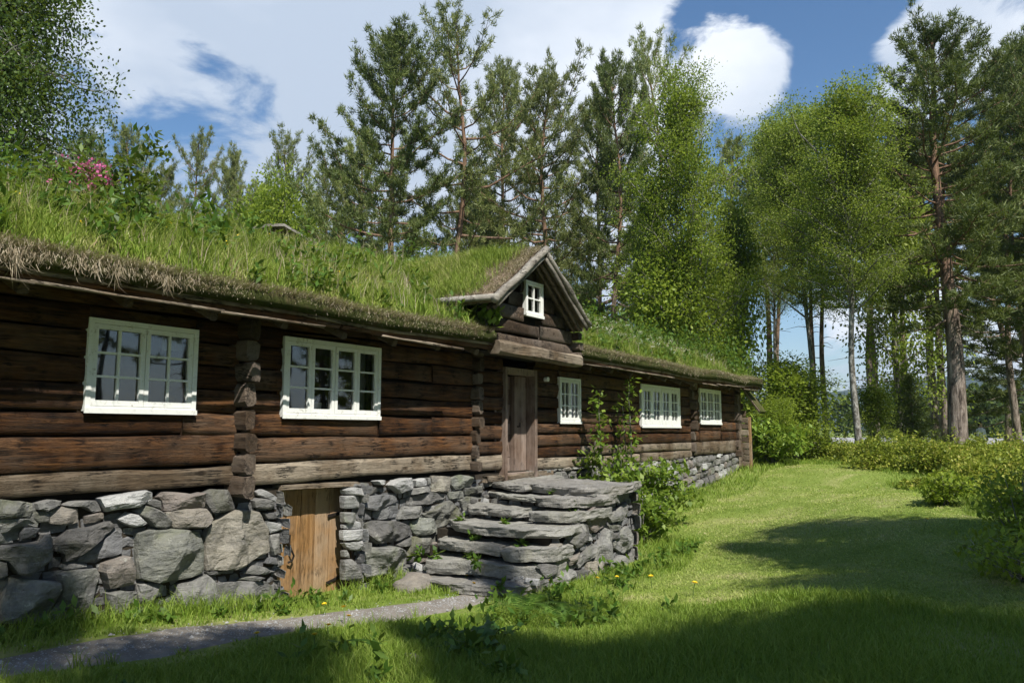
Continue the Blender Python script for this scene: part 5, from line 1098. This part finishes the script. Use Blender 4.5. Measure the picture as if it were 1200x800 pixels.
weedmass('roof_weeds', pts, 'broad leaved weeds scattered in the roof turf', per=50, size=.045, zs=2.1, el=2.8)
# tufts of broad upright blades
X = []; 
for i in range(800):
    x = XL+(XR-XL)*r.random()**1.25; y = EY+.12+(RY+.3-EY)*r.random(); n = 22; X.append(np.stack([x+r.normal(0, .035, n), y+r.normal(0, .035, n)], 1))
X = np.concatenate(X); k = ~in_dormer(X[:, 0], X[:, 1]); X = X[k]; P = np.stack([X[:, 0], X[:, 1], roofz_np(X[:, 0], X[:, 1])-.01], 1)
V, Q, Tt = blades(P, r.uniform(.10, .34, len(P)), r.uniform(.010, .022, len(P)), .55, 16)
tag(link('roof_tufts', npmesh('roof_tufts', V, [Q, Tt], M['grass'])), 'tufts of broad bright green blades on the roof', 'grass', kind='stuff')
pts = []
for i in range(22): x = r.uniform(3, 8.3); y = -.28-abs(r.normal(0, .12)); pts.append((x, y, gzf(x, y), r.uniform(.3, .8)))
for i in range(24): x = r.uniform(8.4, 12.6); y = -2.3-abs(r.normal(0, .35)); pts.append((x, y, gzf(x, y), r.uniform(.4, 1.1)))
for i in range(40): x = r.uniform(4, 8.5); y = r.uniform(-4.2, -2.3); pts.append((x, y, gzf(x, y), r.uniform(.4, 1.2)))
for (x, y, z) in [(8.6, -.5, .33), (8.75, -1.0, .33), (8.5, -1.3, .33), (9.0, -1.7, .55), (9.0, -.9, .54), (9.3, -1.2, .76), (9.2, -.5, .76), (10.3, -1.4, 1.12), (11.5, -2.1, 1.24), (9.9, -2.0, .95), (8.5, -.3, .33), (8.3, -1.8, .12)]: pts.append((x, y, z, .35))
weedmass('ground_weeds', pts, 'low green weeds at the wall foot and among the steps', per=30, size=.05, seed=3)
# gravel grit on the path
n = 4200; gx_ = r.uniform(-2, 8.1, n); gy_ = np.interp(gx_, PCX, PCY)+r.normal(0, .42, n)*np.interp(gx_, PCX, PCW)*1.1; gs = r.uniform(.003, .011, n)*(1+(r.random(n) < .03)*1.5); O = np.array([[1, 0, 0], [0, 1, 0], [-1, 0, 0], [0, -1, 0], [0, 0, .8], [0, 0, -.8]], float)
V = (np.stack([gx_, gy_, gz(gx_, gy_)+.014], 1)[:, None]+O[None]*gs[:, None, None]*r.uniform(.6, 1.4, (n, 6, 1))).reshape(-1, 3); i0 = (np.arange(n)*6)[:, None, None]
Tt = (i0+np.array([[0, 1, 4], [1, 2, 4], [2, 3, 4], [3, 0, 4]])[None]).reshape(-1, 3)
tag(link('path_gravel', npmesh('path_gravel', V, Tt, M['rocklight'])), 'small loose pebbles on the trodden path', 'gravel', kind='stuff')
# withered stalks matted on the bare edge of the dormer turf
n = 16000; t = r.random(n); sd_ = r.random(n) < .6; ys = r.uniform(-.9, .3, n); fx = np.where(sd_, AP.x+(LF.x-AP.x)*t, AP.x+(RF.x-AP.x)*t); fz = np.where(sd_, AP.z+(LF.z-AP.z)*t, AP.z+(RF.z-AP.z)*t)+.155
V, Q, Tt = blades(np.stack([fx, ys, fz], 1), r.uniform(.015, .07, n), np.full(n, .008), 1.4, 33)
tag(link('dormer_thatch', npmesh('dormer_thatch', V, [Q, Tt], M['straw'])), 'withered brown stalks matted on the dormer roof edge', 'dry grass', kind='stuff')
# hanging dry fringe along the eave
n = 15000; X = np.concatenate([XL+(3.6-XL)*r.random(1500), 2.5+r.random(7000)**1.3*7.3, 12.5+r.random(6500)*11.6]); n = len(X)
dens = .5+.5*np.sin(X*2.3+1)*np.sin(X*.9); dens = np.where(X < 5.2, .55+.45*dens, dens*.8); k = r.random(n) < dens; X = X[k]; dn = dens[k]; n = len(X)
Yq = EY-.01+r.normal(0, .025, n); P = np.stack([X, Yq, roofz_np(X, np.full(n, EY))-.02+r.normal(0, .045, n)], 1)
cl = (.5+.5*np.sin(X*23+3*np.sin(X*7)))**2*(.4+.6*(.5+.5*np.sin(X*5.1))); Hf = np.where(X < 4.6, .05+.30*cl*r.random(n), .02+.20*cl*(.5+.5*np.sin(X*1.7+2))**3*r.random(n))
V, Q, Tt = blades(P, Hf, np.full(n, .0055), .6, 10, down=True)
fr1 = link('root_fringe', npmesh('root_fringe', V, [Q, Tt], M['straw'])); tag(fr1, 'dry straw coloured grass roots hanging over the eave edge', 'dry grass', kind='stuff')
n = 26000; X = XL+(XR-XL)*r.random(n); k = ~((X > 9.7) & (X < 12.4)); X = X[k]; n = len(X); Yq = EY+np.abs(r.normal(0, .09, n)); P = np.stack([X, Yq, roofz_np(X, Yq)-.01], 1)
V, Q, Tt = blades(P, .02+.07*r.random(n), np.full(n, .010), 1.3, 12, dirx=-1.57)
tag(link('edge_thatch', npmesh('edge_thatch', V, [Q, Tt], M['straw'])), 'matted dead grass lying along the roof edge', 'dry grass', kind='stuff')
# flowers
def flowers(nm, pts, mat, size, k, label, seed=1, flat=True, stem=True):
    r = np.random.default_rng(seed); P = np.repeat(np.array(pts), k, 0)+r.normal(0, 1, (len(pts)*k, 3))*np.array([.035, .035, .012 if flat else .03]); V, Q = leaves(P, size, seed, up=2. if flat else .3, elong=1.1)
    o = tag(link(nm, npmesh(nm, V, Q, M[mat])), label, 'flowers', kind='stuff')
    return o
pts = []
for i in range(260): x = 13+r.random()**1.2*8; y = r.uniform(-.3, 2.5); pts.append((x, y, roofz(x, y)+r.uniform(.18, .36)))
flowers('cow_parsley', pts, 'whitefl', .028, 9, 'small white flower heads on the roof right of the dormer')
pts = []
for i in range(150):
    q_ = onY(r.normal(105, 17), r.normal(212, 14), r.uniform(1.4, 2.2)); zz = roofz(q_[0], q_[1]); pts.append((q_[0], q_[1], min(max(q_[2], zz+.12), zz+.62)))
flowers('red_campion', pts, 'pink', .032, 7, 'clump of pink campion flowers on the roof near its left end', 2, False)
pp = [(x+r.normal(0, .02), y, roofz(x, y), 1.9) for x, y, z in pts[::4]]; weedmass('campion_leaves', pp, 'leafy stems under the pink campion flowers', per=30, size=.05, seed=8)
pts = []
for i in range(110): x = XL+(9-XL)*r.random(); y = r.uniform(-.4, 2.6); pts.append((x, y, roofz(x, y)+r.uniform(.14, .32)))
flowers('hawkbit', pts, 'yellow', .018, 5, 'small yellow flower heads dotted over the left part of the roof', 5)
# dandelions
ds = MB(); ds.tube([(0, 0, 0), (.005, 0, .07), (.0, .005, .13)], [.004, .0035, .003], 5); dst = ds.build('flower_stem', M['stem'], None, (0, 0, 0), link_=False)
dh = MB(); n = 14
for ring, (rr, zz, l) in enumerate(((.004, .135, .02), (.003, .14, .014))):
    for j in range(n):
        a = 2*math.pi*j/n+ring*.2; c, s_ = math.cos(a), math.sin(a); dh.add([(c*rr-s_*.003, s_*rr+c*.003, zz), (c*rr+s_*.003, s_*rr-c*.003, zz), (c*(rr+l)+s_*.003, s_*(rr+l)-c*.003, zz+.008), (c*(rr+l)-s_*.003, s_*(rr+l)+c*.003, zz+.008)], [(0, 1, 2, 3)])
dhm = dh.build('flower_head', M['yellow'], None, (0, 0, 0), link_=False)
def ground_at(px, py):
    d = ray(px, py); t = .004
    while t < .06:
        p = _C+d*t
        if p[2] < gzf(p[0], p[1]): return p
        t += .00004
    return _C+d*.01
for i, (px, py, lab) in enumerate([(302, 765, 'yellow dandelion nearest the lower left of the path'), (384, 755, 'lower dandelion of the pair below the path bend'), (370, 766, 'dandelion closest to the bottom edge below the path'), (405, 742, 'dandelion on the near verge where the path widens'), (404, 732, 'dandelion growing right at the path gravel'),
    (545, 690, 'left of two dandelions before the lowest step'), (553, 697, 'right of two dandelions before the lowest step'), (812, 700, 'lone dandelion out on the sunny lawn'), (696, 690, 'left dandelion under the stair side wall'), (723, 688, 'middle dandelion under the stair side wall'), (764, 690, 'right dandelion beyond the stair corner'),
    (104, 712, 'dandelion in tall grass under the big boulders at left'), (382, 722, 'dandelion before the cellar door'), (640, 698, 'dandelion at the lower stair corner'), (1083, 620, 'far dandelion by the shrub at the lawn edge')]):
    p = ground_at(px, py)
    e_ = empty('dandelion', (p[0], p[1], gzf(p[0], p[1])-.02), lab, 'flower', 'dandelions in the grass'); e_.rotation_euler = (r.uniform(-.3, .3), r.uniform(-.3, .3), r.uniform(0, 6)); sc_ = r.uniform(1.1, 1.5); e_.scale = (sc_,)*3
    link('flower_stem', dst, e_); link('flower_head', dhm, e_)
# dock plant with big leaves
def bigleaf(mb, base, az, ln_, wd, el0, curl, seed):
    n = 9; vs = []; p = Vector(base); el = el0
    for i in range(n+1):
        t = i/n; w_ = wd*math.sin(math.pi*min(1, t*.88+.06))**.8*(1 if t > .18 else .25)
        d = Vector((math.cos(az)*math.cos(el), math.sin(az)*math.cos(el), math.sin(el))); sd = Vector((-math.sin(az), math.cos(az), 0)); up_v = sd.cross(d)*-1
        wv = .02*math.sin(i*2.1+seed)
        vs += [p-sd*w_+up_v*(.18*w_+wv), p, p+sd*w_+up_v*(.18*w_-wv)]; p = p+d*(ln_/n); el -= curl/n
    mb.add(vs, [(i*3+j, i*3+j+1, i*3+j+4, i*3+j+3) for i in range(n) for j in (0, 1)])
def dock(px, py, nl, s, seed, label, name='dock_plant', mat='dock'):
    p = ground_at(px, py); rnd = random.Random(seed); e_ = empty(name, tuple(p), label, 'plant')
    for k in range(nl):
        mb = MB(); bigleaf(mb, (0, 0, 0), k*2.4+rnd.random(), s*rnd.uniform(.7, 1.1), s*.13, R_(rnd.uniform(45, 75)), R_(rnd.uniform(60, 130)), k); mb.build('leaf', M[mat], e_, (0, 0, 0), True)
dock(556, 770, 9, .42, 1, 'large dock plant with arching broad leaves in the foreground'); dock(585, 752, 7, .34, 2, 'smaller dock plant right behind the large one'); dock(160, 820, 6, .22, 3, 'low plantain rosette at the lower left border', 'plantain')
# fern
def fern(px, py, s, seed, label):
    p = ground_at(px, py); rnd = random.Random(seed); e_ = empty('fern', tuple(p), label, 'plant')
    for k in range(7):
        mb = MB(); az = k*.95+rnd.random()*.4; el = R_(65); q_ = Vector((0, 0, 0)); sd = Vector((-math.sin(az), math.cos(az), 0))
        for i in range(22):
            t = i/22; d = Vector((math.cos(az)*math.cos(el), math.sin(az)*math.cos(el), math.sin(el))); q2 = q_+d*(s/22); w_ = s*.20*math.sin(math.pi*(t*.85+.12))
            for sg in (-1, 1): mb.add([q_, q_+d*(s/30), q_+sd*sg*w_+d*s*.06], [(0, 1, 2)])
            q_ = q2; el -= R_(4.2)
        mb.build('frond', M['weed'], e_, (0, 0, 0))
fern(612, 728, .6, 4, 'green fern in the shade before the stair corner'); fern(655, 735, .5, 6, 'second fern nearer the sunny lawn than the other')

# ------------------------------------------------------------------ farther shed behind the ridge
Ys = 9.; rp_ = onY(333, 262, Ys); re = onY(374, 284, Ys)
sh = empty('shed', (rp_[0], Ys+2, gzf(rp_[0], Ys+2)), 'dark shed with grey roof edge peeping over the turf roof', 'shed')
dxs = 2.6; slp = (rp_[2]-re[2])/(re[0]-rp_[0])*1.15
mb = MB(); zr = rp_[2]
mb.add([(rp_[0]-.4, Ys+.3, .8), (rp_[0]+1.1, Ys+.3, .8), (rp_[0]+1.1, Ys+.3, zr-1.1*slp-.1), (rp_[0], Ys+.3, zr-.1), (rp_[0]-.4, Ys+.3, zr-.4*slp-.1), (rp_[0]-.4, Ys+4, .8), (rp_[0]+1.1, Ys+4, .8), (rp_[0]+1.1, Ys+4, zr-1.1*slp-.1), (rp_[0], Ys+4, zr-.1), (rp_[0]-.4, Ys+4, zr-.4*slp-.1)],
       [(0, 1, 2, 3, 4), (9, 8, 7, 6, 5), (1, 6, 7, 2), (0, 4, 9, 5)]); mb.build('wall', M['log'], sh)
mb = MB()
for sg in (-1, 1):
    xe = rp_[0]+sg*1.35 if sg > 0 else rp_[0]-.55
    l_ = abs(xe-rp_[0])
    mb.add([(rp_[0], Ys, zr), (xe, Ys, zr-l_*slp), (xe, Ys+4.3, zr-l_*slp), (rp_[0], Ys+4.3, zr), (rp_[0], Ys, zr-.07), (xe, Ys, zr-l_*slp-.07), (xe, Ys+4.3, zr-l_*slp-.07), (rp_[0], Ys+4.3, zr-.07)], [(0, 1, 2, 3), (7, 6, 5, 4), (0, 4, 5, 1), (1, 5, 6, 2), (3, 2, 6, 7), (0, 3, 7, 4)])
mb.build('roof', M['barge'], sh)

# ------------------------------------------------------------------ a person in white among the trees
pp = atd(1149, 500, 38); pz = gzf(pp[0], pp[1]); hd = atd(1150, 485, 46)[2]
def skin(name, verts, edges, mat, parent):
    me = bpy.data.meshes.new(name); me.from_pydata([v_[:3] for v_ in verts], [], edges); me.materials.append(mat); o = link(name, me, parent)
    sm = o.modifiers.new('skin', 'SKIN'); me.skin_vertices or me.attributes
    if not me.skin_vertices: me.skin_vertices_ensure() if hasattr(me, 'skin_vertices_ensure') else None
    for i, v_ in enumerate(verts):
        try: me.skin_vertices[0].data[i].radius = (v_[3], v_[4] if len(v_) > 4 else v_[3]); me.skin_vertices[0].data[i].use_root = (i == 0)
        except Exception: pass
    sm.use_smooth_shade = True; sub = o.modifiers.new('sub', 'SUBSURF'); sub.levels = sub.render_levels = 1; return o
def person(loc, label, hgt):
    e_ = empty('person', loc, label, 'person'); e_.scale = (hgt/1.72,)*3; e_.rotation_euler[2] = YAW+R_(110)
    skinm = plain('skin', (.5, .32, .24), .6, var=.05); shirt = plain('white_shirt', (.78, .78, .8), .8, var=.04); tro = plain('dark_trousers', (.03, .035, .05), .8); hair = plain('brown_hair', (.06, .04, .025), .8)
    def frombm(nm, rings, mat, n=14):
        mb = MB(); vs = [(cx+rx*math.cos(2*math.pi*j/n), cy+ry*math.sin(2*math.pi*j/n), z) for (cx, cy, z, rx, ry) in rings for j in range(n)]
        mb.add(vs, [(k*n+j, k*n+(j+1) % n, (k+1)*n+(j+1) % n, (k+1)*n+j) for k in range(len(rings)-1) for j in range(n)]+[tuple(range(n-1, -1, -1)), tuple((len(rings)-1)*n+j for j in range(n))]); return mb
    # body as one continuous skinned surface grown over its skeleton
    J = [(0, 0, .95, .13, .10), (0, 0, 1.15, .12, .09), (0, 0, 1.38, .15, .09), (0, 0, 1.50, .055, .055), (0, .01, 1.56, .06, .07), (0, .015, 1.66, .075, .095), (0, .01, 1.73, .05, .06),
         (-.19, 0, 1.40, .05), (-.24, .02, 1.14, .04), (-.22, .12, .93, .028), (-.21, .15, .85, .03), (.19, 0, 1.40, .05), (.24, .02, 1.14, .04), (.22, .12, .93, .028), (.21, .15, .85, .03),
         (-.10, 0, .88, .085), (-.11, .03, .50, .055), (-.11, 0, .09, .04), (-.11, .14, .04, .035), (.10, 0, .88, .085), (.11, .0, .50, .055), (.12, -.05, .09, .04), (.12, .09, .04, .035)]
    E_ = [(0, 1), (1, 2), (2, 3), (3, 4), (4, 5), (5, 6), (2, 7), (7, 8), (8, 9), (9, 10), (2, 11), (11, 12), (12, 13), (13, 14), (0, 15), (15, 16), (16, 17), (17, 18), (0, 19), (19, 20), (20, 21), (21, 22)]
    bm = bmesh.new(); lay = bm.verts.layers.skin.verify(); vv = []
    for k, j in enumerate(J):
        v_ = bm.verts.new(j[:3]); v_[lay].radius = (j[3], j[4] if len(j) > 4 else j[3]); v_[lay].use_root = (k == 0); vv.append(v_)
    for a, b_ in E_: bm.edges.new((vv[a], vv[b_]))
    me = bpy.data.meshes.new('body'); bm.to_mesh(me); bm.free()
    bo = link('body', me, e_); s_ = bo.modifiers.new('skin', 'SKIN'); s_.use_smooth_shade = True; sb = bo.modifiers.new('sub', 'SUBSURF'); sb.levels = sb.render_levels = 1
    me.materials.append(skinm)
    frombm('shirt', [(0, 0, .90, .17, .135), (0, 0, 1.05, .155, .125), (0, 0, 1.25, .175, .13), (0, 0, 1.40, .20, .12), (0, 0, 1.475, .12, .085), (0, 0, 1.50, .075, .075)], shirt).build('shirt', shirt, e_, (0, 0, 0), True)
    mb = MB()
    for sg in (-1, 1): mb.tube([(sg*.17, 0, 1.43), (sg*.20, 0, 1.38), (sg*.24, .02, 1.15), (sg*.235, .06, 1.05)], [.06, .07, .058, .052], 10)
    mb.build('sleeve', shirt, e_, (0, 0, 0), True)
    mb = MB()
    for sg, y1, y2 in ((-1, .03, 0), (1, 0, -.05)): mb.tube([(sg*.085, 0, .95), (sg*.10, 0, .85), (sg*.11, y1, .5), (sg*.115, y2, .09)], [.11, .108, .078, .06], 10)
    mb.build('trousers', tro, e_, (0, 0, 0), True)
    frombm('hair', [(0, -.035, 1.60, .07, .06), (0, -.03, 1.68, .088, .085), (0, -.01, 1.75, .08, .09), (0, 0, 1.785, .04, .05)], hair).build('hair', hair, e_, (0, 0, 0), True)
person((pp[0], pp[1], pz), 'person in a white shirt standing far off between the pine trunks', 1.75)

# ------------------------------------------------------------------ air
hz_ = MB(); hz_.box(-3700, 3700, -3700, 3700, -14, 210); ho = hz_.build('haze', M['dark'], None); ho.data.materials.clear()
b = NB('air'); pv = b.n('ShaderNodeVolumePrincipled'); pv.inputs['Color'].default_value = (.72, .84, 1, 1); pv.inputs['Density'].default_value = .00022; pv.inputs['Anisotropy'].default_value = .3
b.l(pv.outputs[0], b.out.inputs['Volume']); ho.data.materials.append(b.m); tag(ho, 'thin bluish summer air', 'haze', kind='stuff')
